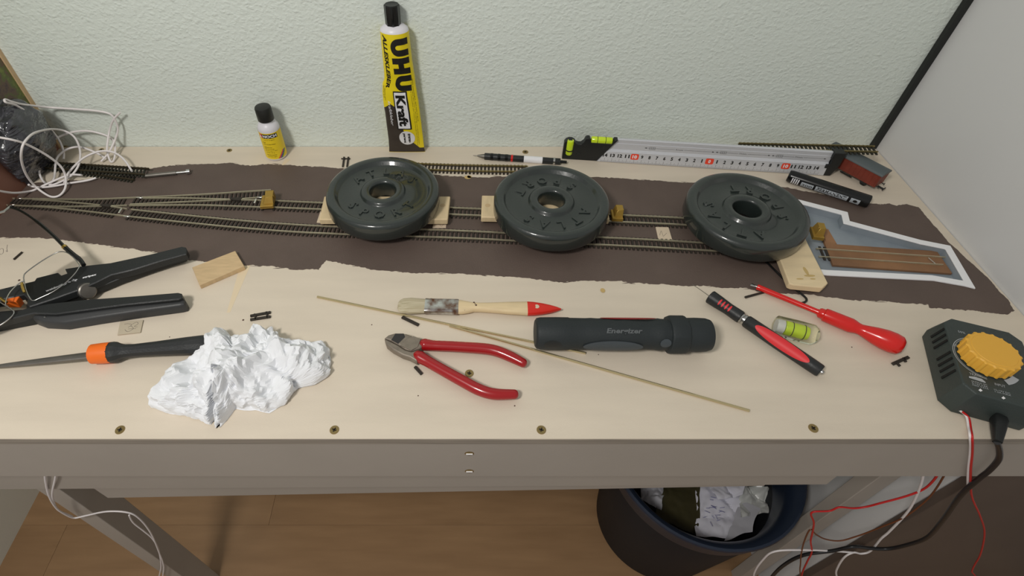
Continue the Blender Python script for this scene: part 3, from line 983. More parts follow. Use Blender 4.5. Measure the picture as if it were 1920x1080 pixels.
plate('black iron weight plate lying between the two others, in front of the mechanical pencil', 0.1034, 0.5017, 190, 'ATLAS', 'SPORT')
plate('black iron weight plate overhanging the white pit, on a single stained lath', 0.3301, 0.4854, 128, 'ATLAS', 'SPORT')

# wooden laths under the plates
def lath(label, pts, z0, z1, hole, m='lathwood', extra=None):
    c = sum((Vector((p[0], p[1], 0)) for p in pts), Vector()) / len(pts)
    root = thing('wooden_lath', label, 'lath', (c.x, c.y, z0), 'laths under the weight plates')
    MB().prism(pts, z0, z1).build('strip', m, root, bevel=0.0012, seg=3)
    for h in hole:
        MB().lathe([(0, 0), (0.0031, 0), (0.0034, 0.0003), (0, 0.0004)], 20, Matrix.Translation((h[0], h[1], z1 - 0.0003))).build('drill_hole', 'balsa', root)
    return root
lz0, lz1 = 0.0048, 0.0130
def q4(a, b, c_, d, z):
    return [W(*a, z), W(*b, z), W(*c_, z), W(*d, z)]
r1 = q4((606, 374), (844.4, 367.8), (839.5, 411.5), (602, 398), lz1)
y0, y1 = r1[2].y, r1[1].y
h = W(830, 385, lz1)
lath('pale drilled lath lying across the track under the weight plate by the glue tube', [(r1[3].x, y0), (r1[2].x, y0), (r1[1].x, y1), (r1[0].x, y1)], lz0, lz1, [h])
a, b = W(903.5, 366, lz1), W(902, 407, lz1)
e = W(1143, 410, lz1)
h = W(914.5, 385, lz1)
lath('pale drilled lath lying across the track under the weight plate in front of the pencil', [(b.x, b.y), (e.x, b.y - 0.004), (e.x + 0.002, a.y - 0.004), (a.x, a.y)], lz0, lz1, [h])
sp = [W(1465, 492, lz1), W(1480, 531, lz1), W(1487, 534, lz1), W(1543, 539.5, lz1), W(1553, 530.5, lz1), W(1513, 452, lz1)]
d = (sp[0] - sp[1]).normalized() * 0.07
lt = lath('stained lath poking out under the weight plate beside the white pit', [sp[1], sp[2], sp[3], sp[4], sp[5] + (sp[5] - sp[4]).normalized() * 0.05, sp[1] + d * 1.9], lz0, lz1, [], 'pine')
for k, (x, y, w_, h_) in enumerate(((1518, 517, 0.006, 0.0016), (1511, 508, 0.002, 0.006), (1500, 523, 0.004, 0.001), (1524, 523, 0.003, 0.001))):
    c = W(x, y, lz1)
    MB().patch(lambda u, v, l: (c.x + u, c.y + v, lz1 + 0.00004 + l), -w_, w_, -h_, h_, 8, 6, 'ell', 0.00006).build('glue_spot', 'stain', lt)

# card squares with pencil marks
def card(label, px, m, marks, z=0.0004, t=0.0009):
    pts = px2(px, z)
    c = sum(pts, Vector()) / len(pts)
    root = thing('card_square', label, 'card', (c.x, c.y, 0), 'small card squares')
    MB().prism(pts, z, z + t).build('card', m, root, smooth=False)
    mb = MB()
    for st in marks:
        pth = cr([W(x, y, z + t) for x, y in st], 5)
        mb.strip(pth, 0.00035, 0.00002, 0.00008)
    mb.build('pencil_mark', 'pencil', root, smooth=False)
card('small pale card square between the two tracks, with a zigzag pencil mark', [(1229, 426.5), (1253, 427), (1260, 450.5), (1234, 449)], 'cardlight',
     [[(1237, 441), (1239.5, 433), (1242, 439), (1244, 443), (1247, 440), (1250, 437)]])
card('small pale card square peeking out beneath a lath, touching the plate-side track', [(814, 413), (838, 413), (836, 428), (811, 428)], 'cardlight',
     [[(824, 417), (825, 422), (828, 424), (832, 420)], [(818, 417), (822, 421)]])
card('small pale card square at the lath end facing the brass block of the turnout', [(601, 397), (616, 398.5), (613, 420), (594, 418)], 'cardlight',
     [[(606, 405), (604, 410), (607, 413), (610, 408)], [(607, 404), (613, 404)]])
card('grey card square with pencil scribbles lying between wire stripper and file', [(226, 604), (269, 601), (264, 624), (221, 629)], 'card',
     [[(233, 608), (240, 607), (247, 609), (240, 614)], [(234, 618), (240, 622), (250, 616), (245, 611)], [(248, 608), (256, 604), (259, 607), (252, 612), (258, 613)], [(240, 617), (255, 616)]])

# balsa block
pts = px2([(360, 501), (441, 470), (458, 499), (374, 535)], 0.006)
c = sum(pts, Vector()) / 4
o = MB().prism(pts, 0, 0.006).build('wood_block', 'balsa', origin=(c.x, c.y, 0), bevel=0.0004, seg=1)
tag(o, 'flat light brown wood block at the edge of the brown paint', 'wood block')

# ------------------------------------------------------------------ bottle
def wrap(c, r, th0):
    """print on an upright cylinder: x runs to the viewer's right around it, y up, z lift"""
    return lambda x, y, z=0: Vector((c.x + (r + z) * math.cos(th0 + x / r), c.y + (r + z) * math.sin(th0 + x / r), c.z + y))
bc = Vector((-0.2635, 0.6395, 0))
bot = thing('glue_bottle', 'small white bottle with black cap and yellow printed label against the wallpaper', 'bottle', bc)
br = 0.0143
MB().lathe([(0, 0.0004), (0.0128, 0.0004), (br - 0.0004, 0.0016), (br, 0.003), (br, 0.0465), (br - 0.0006, 0.0495), (0.0115, 0.0535), (0.0092, 0.0555), (0.0088, 0.0585), (0, 0.0585)], 48, Matrix.Translation(bc)).build('body', 'bottlew', bot, angle=50)
MB().lathe([(0.0086, 0.0575), (0.0102, 0.0578), (0.0106, 0.0585), (0.0106, 0.0745), (0.0098, 0.0765), (0.0086, 0.077), (0, 0.0772)], 36, Matrix.Translation(bc)).build('cap', 'capblack', bot, angle=40)
lab0 = R(-86)
fnb = wrap(bc, br, lab0)
lw = br * R(118)
lb = MB().patch(lambda u, v, l: fnb(u, v, 0.0001 + l), -lw, lw, 0.004, 0.0445, 48, 4, 'rect', 0.0001).build('label', 'yellow2', bot)
def on(parent, name, m, fn, shapes):
    mb = MB()
    for sh in shapes:
        mb.patch(lambda u, v, l: fn(u, v, sh[5] + l if len(sh) > 5 else 0.0003 + l), *sh[:4], 16, 4, sh[4])
    return mb.build(name, m, parent, fixn=False)
on(lb, 'brand_box', 'ink', fnb, [(-0.0082, 0.0125, 0.037, 0.0432, 'rect')])
on(lb, 'brand_emblem_box', 'redplas', fnb, [(-0.0128, -0.0082, 0.037, 0.0432, 'rect')])
mb = MB(); mb.add([fnb(x, y, 0.0005) for x, y in ((-0.0122, 0.0378), (-0.0088, 0.0378), (-0.0104, 0.0424))], [(0, 1, 2)]); mb.build('brand_emblem', 'white', lb, fixn=False)
mb = MB(); text_to(mb, 'NOCH', 0.006, lambda x, y, z: fnb(x + 0.0022, y + 0.0401, 0.0005), fit=(0.0185, 0.0042), bold=0.00025); mb.build('brand_lettering', 'white', lb, fixn=False)
lines = [('wie im Original', 0.0345, 0.014, 0), ('61130', 0.0305, 0.0045, -0.008), ('Gras- & Deko-Kleber', 0.0280, 0.0165, -0.001), ('Adhesive for', 0.0232, 0.011, -0.004), ('Colle pour flocage', 0.0205, 0.0135, -0.003), ('Lijm voor gras en deco', 0.0178, 0.017, -0.001), ('Inhalt 30 g', 0.0148, 0.011, -0.003), ('Hinweise beachten', 0.0112, 0.0135, -0.002), ('kindersicher lagern', 0.0082, 0.013, -0.002)]
mb = MB()
for s_, y_, w_, x_ in lines:
    text_to(mb, s_, 0.002, lambda x, y, z: fnb(x + x_, y + y_, 0.0004), fit=(w_, 0.0015))
mb.build('small_print', 'ink', lb, fixn=False)
for k, mname in enumerate(('rainbow_r', 'rainbow_p', 'rainbow_g')):
    x0 = 0.0055 + k * 0.0022
    mb = MB(); mb.add([fnb(x0 + q * 0.0086 + e_, 0.0045 + q * 0.0105, 0.0004) for q, e_ in ((0, 0), (0.33, 0), (0.66, 0), (1, 0), (1, 0.0022), (0.66, 0.0022), (0.33, 0.0022), (0, 0.0022))],
                      [(0, 7, 6, 1), (1, 6, 5, 2), (2, 5, 4, 3)]); mb.build('rainbow_stripe', mname, lb, fixn=False)

# ------------------------------------------------------------------ glue tube
tb0, tb1 = Vector((-0.0813, 0.6488, 0.0)), Vector((-0.083, 0.6478, 0.1725))
tube = thing('glue_tube', 'yellow and black glue tube standing cap up against the wallpaper', 'glue tube', tb0)
TUBE = [  # s, half width, half thickness, x shift, y shift
    (0.0, 0.0254, 0.0009, 0, 0), (0.012, 0.0252, 0.0010, 0, 0), (0.05, 0.0246, 0.0016, 0, 0), (0.13, 0.0240, 0.0030, 0.0002, -0.0006), (0.25, 0.0236, 0.0050, 0.0, -0.0014), (0.36, 0.0232, 0.0064, -0.0003, -0.0016), (0.45, 0.0232, 0.0066, -0.001, -0.0012),
    (0.53, 0.0224, 0.0072, -0.0014, -0.0008), (0.60, 0.0212, 0.0078, -0.0012, 0), (0.65, 0.0194, 0.0088, 0.0004, 0), (0.72, 0.0186, 0.0104, 0.0003, 0), (0.80, 0.0180, 0.0122, 0, 0), (0.88, 0.0176, 0.0134, 0, 0), (0.95, 0.0173, 0.0140, 0, 0), (1.0, 0.0171, 0.0142, 0, 0)]
def tint(s):
    s = max(0, min(1, s))
    for a, b in zip(TUBE[:-1], TUBE[1:]):
        if s <= b[0]:
            t = (s - a[0]) / (b[0] - a[0]); t = t * t * (3 - 2 * t)
            return [a[k] + (b[k] - a[k]) * t for k in range(1, 5)]
    return TUBE[-1][1:]
# right-hand contour falls straighter than the left: lean of the axis
def tsurf(s, c, lift=0.0, back=False):
    w, t, xo, yo = tint(s)
    p = tb0.lerp(tb1, s)
    c = max(-1, min(1, c))
    k = math.sqrt(max(0, 1 - c * c))
    rip = 0.0009 * noise.noise(Vector((s * 9, c * 2.2, 3))) * (1 if 0.05 < s < 0.92 else 0) * k
    yy = (t * k + lift + rip) * (1 if back else -1)
    return Vector((p.x + xo + (w + lift * 0.5) * c, p.y + yo + yy - (0.004 * (1 - abs(2 * s - 1)) * 0), p.z))
mb = MB()
NS, NC = 60, 28
rows = []
for i in range(NS + 1):
    s_ = i / NS
    ring = [tsurf(s_, -math.cos(PI * j / NC)) for j in range(NC + 1)] + [tsurf(s_, math.cos(PI * j / NC), 0, True) for j in range(1, NC)]
    rows.append(ring)
vs = [p for r_ in rows for p in r_]; n_ = len(rows[0])
fs = [(i * n_ + j, i * n_ + (j + 1) % n_, (i + 1) * n_ + (j + 1) % n_, (i + 1) * n_ + j) for i in range(NS) for j in range(n_)] + [tuple(range(n_))]
mb.add(vs, fs); body = mb.build('body', 'yellow', tube, angle=60)
def tpatch(pts_fn, name, m, lift, parent=body, nu=40, nv=12):
    """pts_fn(u, v) -> (s, c), u and v in 0..1"""
    mb = MB()
    vs = [tsurf(*pts_fn(i / nu, j / nv), lift) for i in range(nu + 1) for j in range(nv + 1)]
    fs = [(i * (nv + 1) + j, (i + 1) * (nv + 1) + j, (i + 1) * (nv + 1) + j + 1, i * (nv + 1) + j + 1) for i in range(nu) for j in range(nv)]
    mb.add(vs, fs)
    return mb.build(name, m, parent, angle=60)
def dark_edge(c):      # height of the charcoal field at position c across
    if c < -0.55: return 0.46 + (c + 0.55) * 0.10
    if c < 0.0: return 0.455 - (c + 0.55) * 0.10 - max(0, (c + 0.32)) ** 1.1 * 0.75
    return max(0.045, 0.165 - c * 0.16)
tpatch(lambda u, v: (0.003 + u * (dark_edge(-0.995 + 1.99 * v) - 0.003), -0.995 + 1.99 * v), 'dark_field', 'darkprint', 0.00015, nu=40, nv=40)
def tmap(s0, c0, along=1.0):
    """print reads downwards: x of the text runs down the tube, y of the text points to the viewer's right"""
    def fn(x, y, z=0, lift=0.00035):
        s_ = s0 - x / 0.1725
        return tsurf(s_, c0 + y / tint(s_)[0], lift)
    return fn
f_ = tmap(0.768, 0.28)
LH, LW = 0.0200, 0.0216          # bold block letters, drawn from strokes
def quadgrid(mb, x0, x1, y0, y1):
    n = 5
    vs = [f_(x0 + (x1 - x0) * i / n, y0 + (y1 - y0) * j / n) for i in range(n + 1) for j in range(n + 1)]
    mb.add(vs, [(i * (n + 1) + j, (i + 1) * (n + 1) + j, (i + 1) * (n + 1) + j + 1, i * (n + 1) + j + 1) for i in range(n) for j in range(n)])
for k, ch in enumerate('UHU'):
    mb = MB()
    xc = (k - 1) * 0.0240
    sw = 0.0078
    if ch == 'H':
        quadgrid(mb, xc - LW / 2, xc - LW / 2 + sw, -LH / 2, LH / 2)
        quadgrid(mb, xc + LW / 2 - sw, xc + LW / 2, -LH / 2, LH / 2)
        quadgrid(mb, xc - LW / 2 + sw, xc + LW / 2 - sw, -0.0032, 0.0032)
    else:
        outer = [(-LW / 2, LH / 2)]; inner = [(-LW / 2 + sw, LH / 2)]
        for q in range(13):
            t = PI + PI * q / 12
            outer.append((LW / 2 * math.cos(t), -LH / 2 + 0.0088 + 0.0088 * math.sin(t)))
            inner.append(((LW / 2 - sw) * math.cos(t), -LH / 2 + 0.0088 + 0.0032 * math.sin(t)))
        outer.append((LW / 2, LH / 2)); inner.append((LW / 2 - sw, LH / 2))
        o2, i2 = [], []
        for lst, out in ((outer, o2), (inner, i2)):
            for p, q in zip(lst[:-1], lst[1:]):
                for w in range(3):
                    out.append((p[0] + (q[0] - p[0]) * w / 3, p[1] + (q[1] - p[1]) * w / 3))
            out.append(lst[-1])
        vs = [f_(xc + (p[0] * (1 - w) + q[0] * w), p[1] * (1 - w) + q[1] * w) for p, q in zip(o2, i2) for w in (0, 0.33, 0.67, 1)]
        mb.add(vs, [(i * 4 + j, i * 4 + 4 + j, i * 4 + 5 + j, i * 4 + 1 + j) for i in range(len(o2) - 1) for j in range(3)])
    mb.build('brand_letter', 'ink', body, fixn=False, smooth=False)
mb = MB(); f_ = tmap(0.79, -0.66); text_to(mb, 'ALLESKLEBER', 0.008, f_, fit=(0.070, 0.0050), bold=0.0003, shear=0.2, cut=0.004); mb.build('product_lettering', 'ink', body, fixn=False, smooth=False)
tpatch(lambda u, v: (0.235 + u * 0.33, -0.36 + v * 0.80), 'name_frame', 'ink', 0.0005, nu=24, nv=10)
tpatch(lambda u, v: (0.245 + u * 0.31, -0.30 + v * 0.66), 'name_field', 'white', 0.0007, nu=24, nv=10)
mb = MB(); f_ = tmap(0.400, 0.03); text_to(mb, 'Kraft', 0.02, lambda x, y, z: f_(x, y, z, 0.0010), fit=(0.046, 0.0122), bold=0.0009, cut=0.004); mb.build('name_lettering', 'ink', body, fixn=False, smooth=False)
mb = MB(); f_ = tmap(0.375, -0.62); text_to(mb, 'kraftkleber', 0.008, lambda x, y, z: f_(x, y, z, 0.0006), fit=(0.037, 0.0036), shear=0.3, cut=0.004); mb.build('sub_lettering', 'white', body, fixn=False, smooth=False)
mb = MB()
mb.patch(lambda u, v, l: tsurf(0.150 + v / 0.1725, 0.10 + u / 0.0244, 0.0006 + l), -0.0108, 0.0108, -0.0118, 0.0118, 16, 16, 'ell'); mb.build('round_sticker', 'white', body, fixn=False)
for dc, s_ in ((0.24, 'trans-'), (-0.05, 'parent')):
    mb = MB(); f_ = tmap(0.150, dc); text_to(mb, s_, 0.005, lambda x, y, z: f_(x, y, z, 0.0011), fit=(0.0165, 0.0036), bold=0.0002); mb.build('sticker_lettering', 'ink', body, fixn=False, smooth=False)
mb = MB()
for k, (c_, s0, s1) in enumerate(((0.66, 0.06, 0.60), (0.75, 0.07, 0.70), (0.84, 0.30, 0.66), (-0.90, 0.50, 0.60), (-0.83, 0.48, 0.58))):
    f_ = tmap((s0 + s1) / 2, c_)
    text_to(mb, 'leicht entzuendlich darf nicht in die Haende von Kindern gelangen'[:int(66 * (s1 - s0) / 0.6)], 0.003, f_, fit=((s1 - s0) * 0.168, 0.0012))
mb.build('small_print', 'darkprint', body, fixn=False, smooth=False)
ax = (tb1 - tb0).normalized()
mm = zframe(tb1, ax)
sh = MB()
prof = [(1.0, 0), (0.95, 0.0025), (0.72, 0.0055), (0.46, 0.0072), (0.42, 0.010)]
vs = []; n_ = 40
for k, t in prof:
    e_ = (k - 0.4) / 0.6
    for i in range(n_):
        a = 2 * PI * i / n_
        vs.append(tb1 + Vector((0.0171 * k * math.cos(a), (0.0142 * k) * math.sin(a), t)))
fs = [(r_ * n_ + i, r_ * n_ + (i + 1) % n_, (r_ + 1) * n_ + (i + 1) % n_, (r_ + 1) * n_ + i) for r_ in range(len(prof) - 1) for i in range(n_)] + [tuple(range((len(prof) - 1) * n_, len(prof) * n_))]
sh.add(vs, fs).build('shoulder', 'bottlew', tube, angle=60)
mb = MB()
pts = []
for i in range(48):
    a = 2 * PI * i / 48
    r_ = 0.0086 + (0.0006 if i % 6 in (0, 1) else 0)
    pts.append((r_ * math.cos(a), r_ * math.sin(a)))
cc = tb1 + Vector((-0.0006, 0, 0.0068))
mb.prism(pts, 0, 0.0222, Matrix.Translation(cc), inset=0.0006).build('cap', 'blacks', tube, bevel=0.0002, seg=1)
MB().lathe([(0, 0.0002), (0.0072, 0.0002), (0.0078, 0.0004), (0.0078, 0), (0, 0)], 24, Matrix.Translation(cc + Vector((0, 0, 0.0221)))).build('cap_top', 'black', tube)

# ------------------------------------------------------------------ spirit level with ruler
la, lb_ = W(1053.4, 299.3), W(1542.8, 329.9)
ld = (lb_ - la).normalized()
LL = (lb_ - la).length
lev = thing('spirit_level', 'aluminium spirit level with a centimetre ruler, black ends and lime vials', 'spirit level', la)
lm = frame(la, ld) @ Matrix.Diagonal((1, 1, 0.86, 1))      # local x along, y to the wall, z up
def lp(x, y, z): return lm @ Vector((x, y, z))
xs = (W(1118.7, 303.6) - la).dot(ld)           # black end meets the metal at the bottom
xt = xs + 0.022
# aluminium extrusion: ruler slope, ridge, upper face
prof = [(0.0, 0.0012), (0.0006, 0.0006), (0.009, 0.0006), (0.009, 0.0400), (0.0062, 0.0405), (0.0050, 0.0393), (0.0050, 0.0335), (0.0044, 0.0330), (0.0044, 0.0225), (0.0034, 0.0215), (0.0026, 0.0200), (0.0018, 0.0192)]
mb = MB()
vs = [lp(xs + (xt - xs) * z / 0.04, y, z) for y, z in prof] + [lp(LL, y, z) for y, z in prof]
k = len(prof)
fs = [tuple(range(k)), tuple(range(2 * k - 1, k - 1, -1))] + [(i, (i + 1) % k, k + (i + 1) % k, k + i) for i in range(k)]
mb.add(vs, fs); alu = mb.build('body', 'alu', lev, smooth=False)
# black end with two vials
mb = MB()
xb = 0.0
pr = [(xb, 0.0006), (xb, 0.030), (0.002, 0.034), (0.006, 0.0362), (0.010, 0.0362), (0.0135, 0.034), (0.0155, 0.0305), (0.019, 0.0292), (0.0225, 0.0295), (0.026, 0.0335), (0.0275, 0.039), (0.0292, 0.0412), (0.0330, 0.0412), (0.034, 0.0392), (0.036, 0.0335), (xt - 0.007, 0.0335), (xt - 0.005, 0.039), (xt - 0.004, 0.0408), (xt + 0.0004, 0.0408), (xs - 0.0002, 0.0006)]
mm = lm @ Matrix(((1, 0, 0, 0), (0, 0, 1, 0), (0, 1, 0, 0), (0, 0, 0, 1)))
mb.prism(pr, 0.0012, 0.0100, mm).build('end_housing', 'black', lev, bevel=0.0006, seg=2)
vx0, vx1 = 0.0352, xt - 0.0062
v = MB().lathe([(0, 0), (0.0040, 0.0003), (0.0046, 0.0012), (0.0046, vx1 - vx0 - 0.0012), (0.0040, vx1 - vx0 - 0.0003), (0, vx1 - vx0)], 24, zframe(lp(vx0, 0.0055, 0.0367), ld)).build('level_vial', 'lime', lev)
for t in (0.3, 0.68):
    MB().lathe([(0.0044, -0.0003), (0.00485, -0.0003), (0.00485, 0.0003), (0.0044, 0.0003)], 24, zframe(lp(vx0 + (vx1 - vx0) * t, 0.0055, 0.0367), ld)).build('vial_ring', 'ink', v, fixn=False)
v = MB().lathe([(0, 0), (0.0042, 0.0003), (0.0046, 0.0012), (0.0046, 0.0208), (0.0040, 0.022), (0, 0.0222)], 24, zframe(lp(0.0082, 0.0018, 0.0102), (0, 0, 1))).build('plumb_vial', 'lime', lev)
MB().lathe([(0.0044, -0.0008), (0.00505, -0.0008), (0.00505, 0.0008), (0.0044, 0.0008)], 24, zframe(lp(0.0082, 0.0018, 0.0185), (0, 0, 1))).build('vial_ring', 'black', v, fixn=False)
MB().lathe([(0, 0), (0.0028, 0.0003), (0.003, 0), (0, -0.0004)], 18, zframe(lp(0.0215, 0.001, 0.011), -(lm.to_3x3() @ Vector((0, 1, 0))))).build('housing_screw', 'black', lev)
MB().prism([(LL, 0.0006), (LL + 0.009, 0.0006), (LL + 0.0135, 0.020), (LL + 0.013, 0.042), (LL - 0.001, 0.042), (LL - 0.001, 0.030), (LL + 0.001, 0.029), (LL + 0.001, 0.0206), (LL - 0.0035, 0.0202), (LL - 0.0035, 0.0142), (LL, 0.0138)], 0.0004, 0.0110, mm).build('end_cap', 'black', lev, bevel=0.0005, seg=2)
# ruler print
def rfn(x, y, z=0):     # on the ruler slope, x along, y up (0..0.016)
    return lp(x, 0.0018 * y / 0.0192 - 0.00012 + 0.0, y)
x0c = (W(1326, 312) - la).dot(ld)
x0c = ((W(1133.5, 304, 0.004) - la).dot(ld) + (W(1529.5, 329, 0.004) - la).dot(ld)) / 2
cm = ((W(1529.5, 329, 0.004) - la).dot(ld) - (W(1133.5, 304, 0.004) - la).dot(ld)) / 28
tk = MB(); nm = MB(); nw = MB()
def bar(mb, x, y0, y1, w):
    mb.add([rfn(x - w / 2, y0), rfn(x + w / 2, y0), rfn(x + w / 2, y1), rfn(x - w / 2, y1)], [(0, 1, 2, 3)])
for k in range(-145, 146):
    if k < -142 and False: continue
    L = 0.0064 if k % 10 == 0 else (0.0044 if k % 5 == 0 else 0.0024)
    bar(tk, x0c + k * cm / 10, 0.0014, 0.0014 + L, 0.00028 if k % 10 == 0 else 0.0002)
for k in range(-14, 15):
    s_ = str(abs(k)); x_ = x0c + k * cm
    red = abs(k) in (0, 10)
    text_to(nw if red else nm, s_, 0.005, lambda x, y, z: rfn(x + x_, y + 0.0130) + (lm.to_3x3() @ Vector((0, -0.0002 if red else 0, 0))), fit=((0.0062 if len(s_) > 1 else 0.0031), 0.0060) if s_ != '1' else (0.0016, 0.0060), bold=0.00022)
    if red:
        pts = []
        for a in range(24):
            t = 2 * PI * a / 24
            pts.append(rfn(x_ + 0.0054 * math.copysign(abs(math.cos(t)) ** 0.35, math.cos(t)), 0.0130 + 0.0050 * math.copysign(abs(math.sin(t)) ** 0.35, math.sin(t))) + lm.to_3x3() @ Vector((0, -0.0001, 0)))
        MB().add(pts, [tuple(range(24))]).build('red_number_field', 'redfield', alu, fixn=False, smooth=False)
tk.build('ruler_ticks', 'ink', alu, fixn=False, smooth=False)
nm.build('ruler_numbers', 'ink', alu, fixn=False, smooth=False)
nw.build('white_numbers', 'white', alu, fixn=False, smooth=False)
def ufn(x, y, z=0): return lp(x, 0.0044 - 0.00012, y)
ln = MB()
def uline(x0, x1, y, w=0.0003): ln.add([ufn(x0, y - w / 2), ufn(x1, y - w / 2), ufn(x1, y + w / 2), ufn(x0, y + w / 2)], [(0, 1, 2, 3)])
def tri(x, y, d): ln.add([ufn(x, y), ufn(x - d * 0.0028, y + 0.0011), ufn(x - d * 0.0028, y - 0.0011)], [(0, 1, 2)])
for xa_, xb_, s_ in ((x0c - 0.089, x0c + 0.003, '91mm'), (x0c + 0.0045, x0c + 0.0755, '71mm'), (x0c + 0.077, x0c + 0.147, '71mm')):
    xm = (xa_ + xb_) / 2
    uline(xa_, xm - 0.006, 0.0280); uline(xm + 0.006, xb_, 0.0280); tri(xb_, 0.0280, 1); tri(xa_, 0.0280, -1)
    text_to(ln, s_, 0.003, lambda x, y, z: ufn(x + xm, y + 0.0280), fit=(0.0095, 0.0024))
    for q in range(4):
        uline(xa_ + 0.0065 + q * 0.0024, xa_ + 0.0068 + q * 0.0024, 0.0280, 0.0042)
    uline(xa_ + 0.006, xa_ + 0.0145, 0.0300, 0.0003); uline(xa_ + 0.006, xa_ + 0.0145, 0.0260, 0.0003)
ln.build('plug_print', 'ink', alu, fixn=False, smooth=False)

# ------------------------------------------------------------------ mechanical pencil
pa, pb = W(887, 291.5, 0.004), W(1062.5, 304, 0.004)
pd = (pb - pa).normalized(); PLn = (pb - pa).length
pen = thing('mechanical_pencil', 'black mechanical pencil with a red ring and white band behind the weight plates', 'pencil', (pa.x, pa.y, 0))
pm_ = zframe(pa, pd)
u = PLn / 178.0     # per measured pixel
MB().lathe([(0, 0), (0.0004, 0), (0.0004, 8 * u), (0.0012, 8.5 * u), (0.0034, 22 * u), (0, 22 * u)], 20, pm_).build('metal_tip', 'steeldull', pen)
MB().lathe([(0, 22 * u), (0.0044, 22 * u), (0.0047, 23 * u), (0.0047, 68 * u), (0.0045, 70 * u), (0.0045, 165 * u), (0.0042, 166 * u), (0, 166 * u)], 24, pm_).build('barrel', 'handle_blk', pen)
for t in (33, 47, 61):
    MB().lathe([(0.0046, t * u), (0.0050, (t + 0.6) * u), (0.0050, (t + 5.2) * u), (0.0046, (t + 6) * u)], 24, pm_).build('grip_ring', 'blacks', pen, fixn=False)
MB().lathe([(0.0045, 72.5 * u), (0.0049, 73 * u), (0.0049, 76 * u), (0.0045, 76.5 * u)], 24, pm_).build('red_ring', 'redplas', pen, fixn=False)
MB().lathe([(0.0044, 97 * u), (0.0048, 97.5 * u), (0.0048, 132 * u), (0.0044, 132.5 * u)], 24, pm_).build('white_band', 'white', pen, fixn=False)
MB().lathe([(0.0038, 152 * u), (0.0049, 152.5 * u), (0.0049, 156 * u), (0.0038, 156.5 * u)], 24, pm_).build('collar', 'steel', pen, fixn=False)
MB().lathe([(0, 164 * u), (0.002, 164 * u), (0.002, 178 * u), (0, 178 * u)], 16, pm_).build('push_button', 'blacks', pen)

# ------------------------------------------------------------------ permanent marker
ma, mz = W(1484, 331, 0.0084), W(1630, 378.5, 0.0084)
md = (mz - ma).normalized(); ML = (mz - ma).length
mk = thing('permanent_marker', 'black permanent marker pen with white printed label beside the wagon', 'marker pen', (ma.x, ma.y, 0))
mf = zframe(ma, md, (0, 0, 1))
mr = 0.0081
MB().lathe([(0, -0.004), (0.0070, -0.004), (mr - 0.0003, -0.002), (mr, 0), (mr, ML - 0.0008), (mr - 0.0006, ML), (0.0058, ML), (0.0058, ML - 0.001), (0, ML - 0.001)], 36, mf).build('barrel', 'blacks', mk)
mth = R(68)
def mfn(x, y, z=0, lift=0.00012):   # x along barrel, y up around it
    a = mth - y / mr
    return mf @ Vector(((mr + lift) * math.cos(a), (mr + lift) * math.sin(a), x))
# find the side of the barrel that faces the viewer
best = max(range(360), key=lambda q: (mf.to_3x3() @ Vector((math.cos(R(q)), math.sin(R(q)), 0))).dot(Vector((-0.35, -0.92, -0.10))))
mth = R(best)
sgn = 1 if mfn(0.02, 0.002).z > mfn(0.02, -0.002).z else -1
def mf2(x, y, z=0, lift=0.00012): return mfn(x, y * sgn, z, lift)
u = ML / 150
for k in range(4):
    mb = MB(); mb.patch(lambda a, b, l: mf2(a, b), (3 + k * 4) * u, (5.2 + k * 4) * u, -0.005, 0.0042, 2, 10); mb.build('white_stripe', 'white', mk, fixn=False)
mb = MB(); mb.patch(lambda a, b, l: mf2(a, b), 22 * u, 46 * u, -0.0036, 0.003, 6, 8); mb.build('label_box', 'grey_print', mk, fixn=False)
mb = MB(); mb.patch(lambda a, b, l: mf2(a, b), 50 * u, 112 * u, -0.0044, 0.0034, 8, 8); mb.build('label_box', 'grey_print', mk, fixn=False)
mb = MB(); mb.patch(lambda a, b, l: mf2(a, b), 117 * u, 134 * u, -0.0044, 0.0034, 4, 8); mb.build('label_box', 'grey_print', mk, fixn=False)
mb = MB(); text_to(mb, 'PERMANENT', 0.005, lambda x, y, z: mf2(x + 81 * u, y + 0.0006, 0, 0.0002), fit=(56 * u, 0.0042), bold=0.0002); mb.build('lettering', 'ink', mk, fixn=False, smooth=False)
mb = MB(); text_to(mb, 'marker 1-4 mm', 0.003, lambda x, y, z: mf2(x + 81 * u, y - 0.0033, 0, 0.0002), fit=(48 * u, 0.0014)); text_to(mb, '300', 0.003, lambda x, y, z: mf2(x + 34 * u, y - 0.0005, 0, 0.0002), fit=(20 * u, 0.0034)); mb.build('small_print', 'ink', mk, fixn=False, smooth=False)
mb = MB(); mb.patch(lambda a, b, l: mf2(a, b, 0, 0.0002), 122 * u, 130 * u, -0.002, 0.002, 4, 4, 'ell'); mb.build('emblem', 'ink', mk, fixn=False)

# ------------------------------------------------------------------ model wagon
wc = Vector((0.5195, 0.5955, 0))
wg = thing('model_wagon', 'small red-brown model goods wagon with grey roof in the board corner', 'model wagon', wc)
wm = Matrix.Translation(wc) @ Matrix.Rotation(R(-57), 4, 'Z')
WL, WW = 0.074, 0.0215
MB().box((0, 0, 0.0158), (WL, WW, 0.0175), wm).build('body', 'wagonred', wg, bevel=0.0004, seg=1)
for k in range(13):
    for sy in (-1, 1):
        MB().box((-WL / 2 + 0.0025 + k * (WL - 0.005) / 12, sy * WW / 2, 0.0158), (0.0007, 0.0005, 0.0172), wm).build('body_rib', 'wagonred', wg, smooth=False)
arc = [(-WW / 2 - 0.0006, 0), (WW / 2 + 0.0006, 0)] + [((WW / 2 + 0.0006) * math.cos(t), 0.0056 * math.sin(t)) for t in [PI * q / 14 for q in range(15)]]
mb = MB()
n_ = 15
vs = []
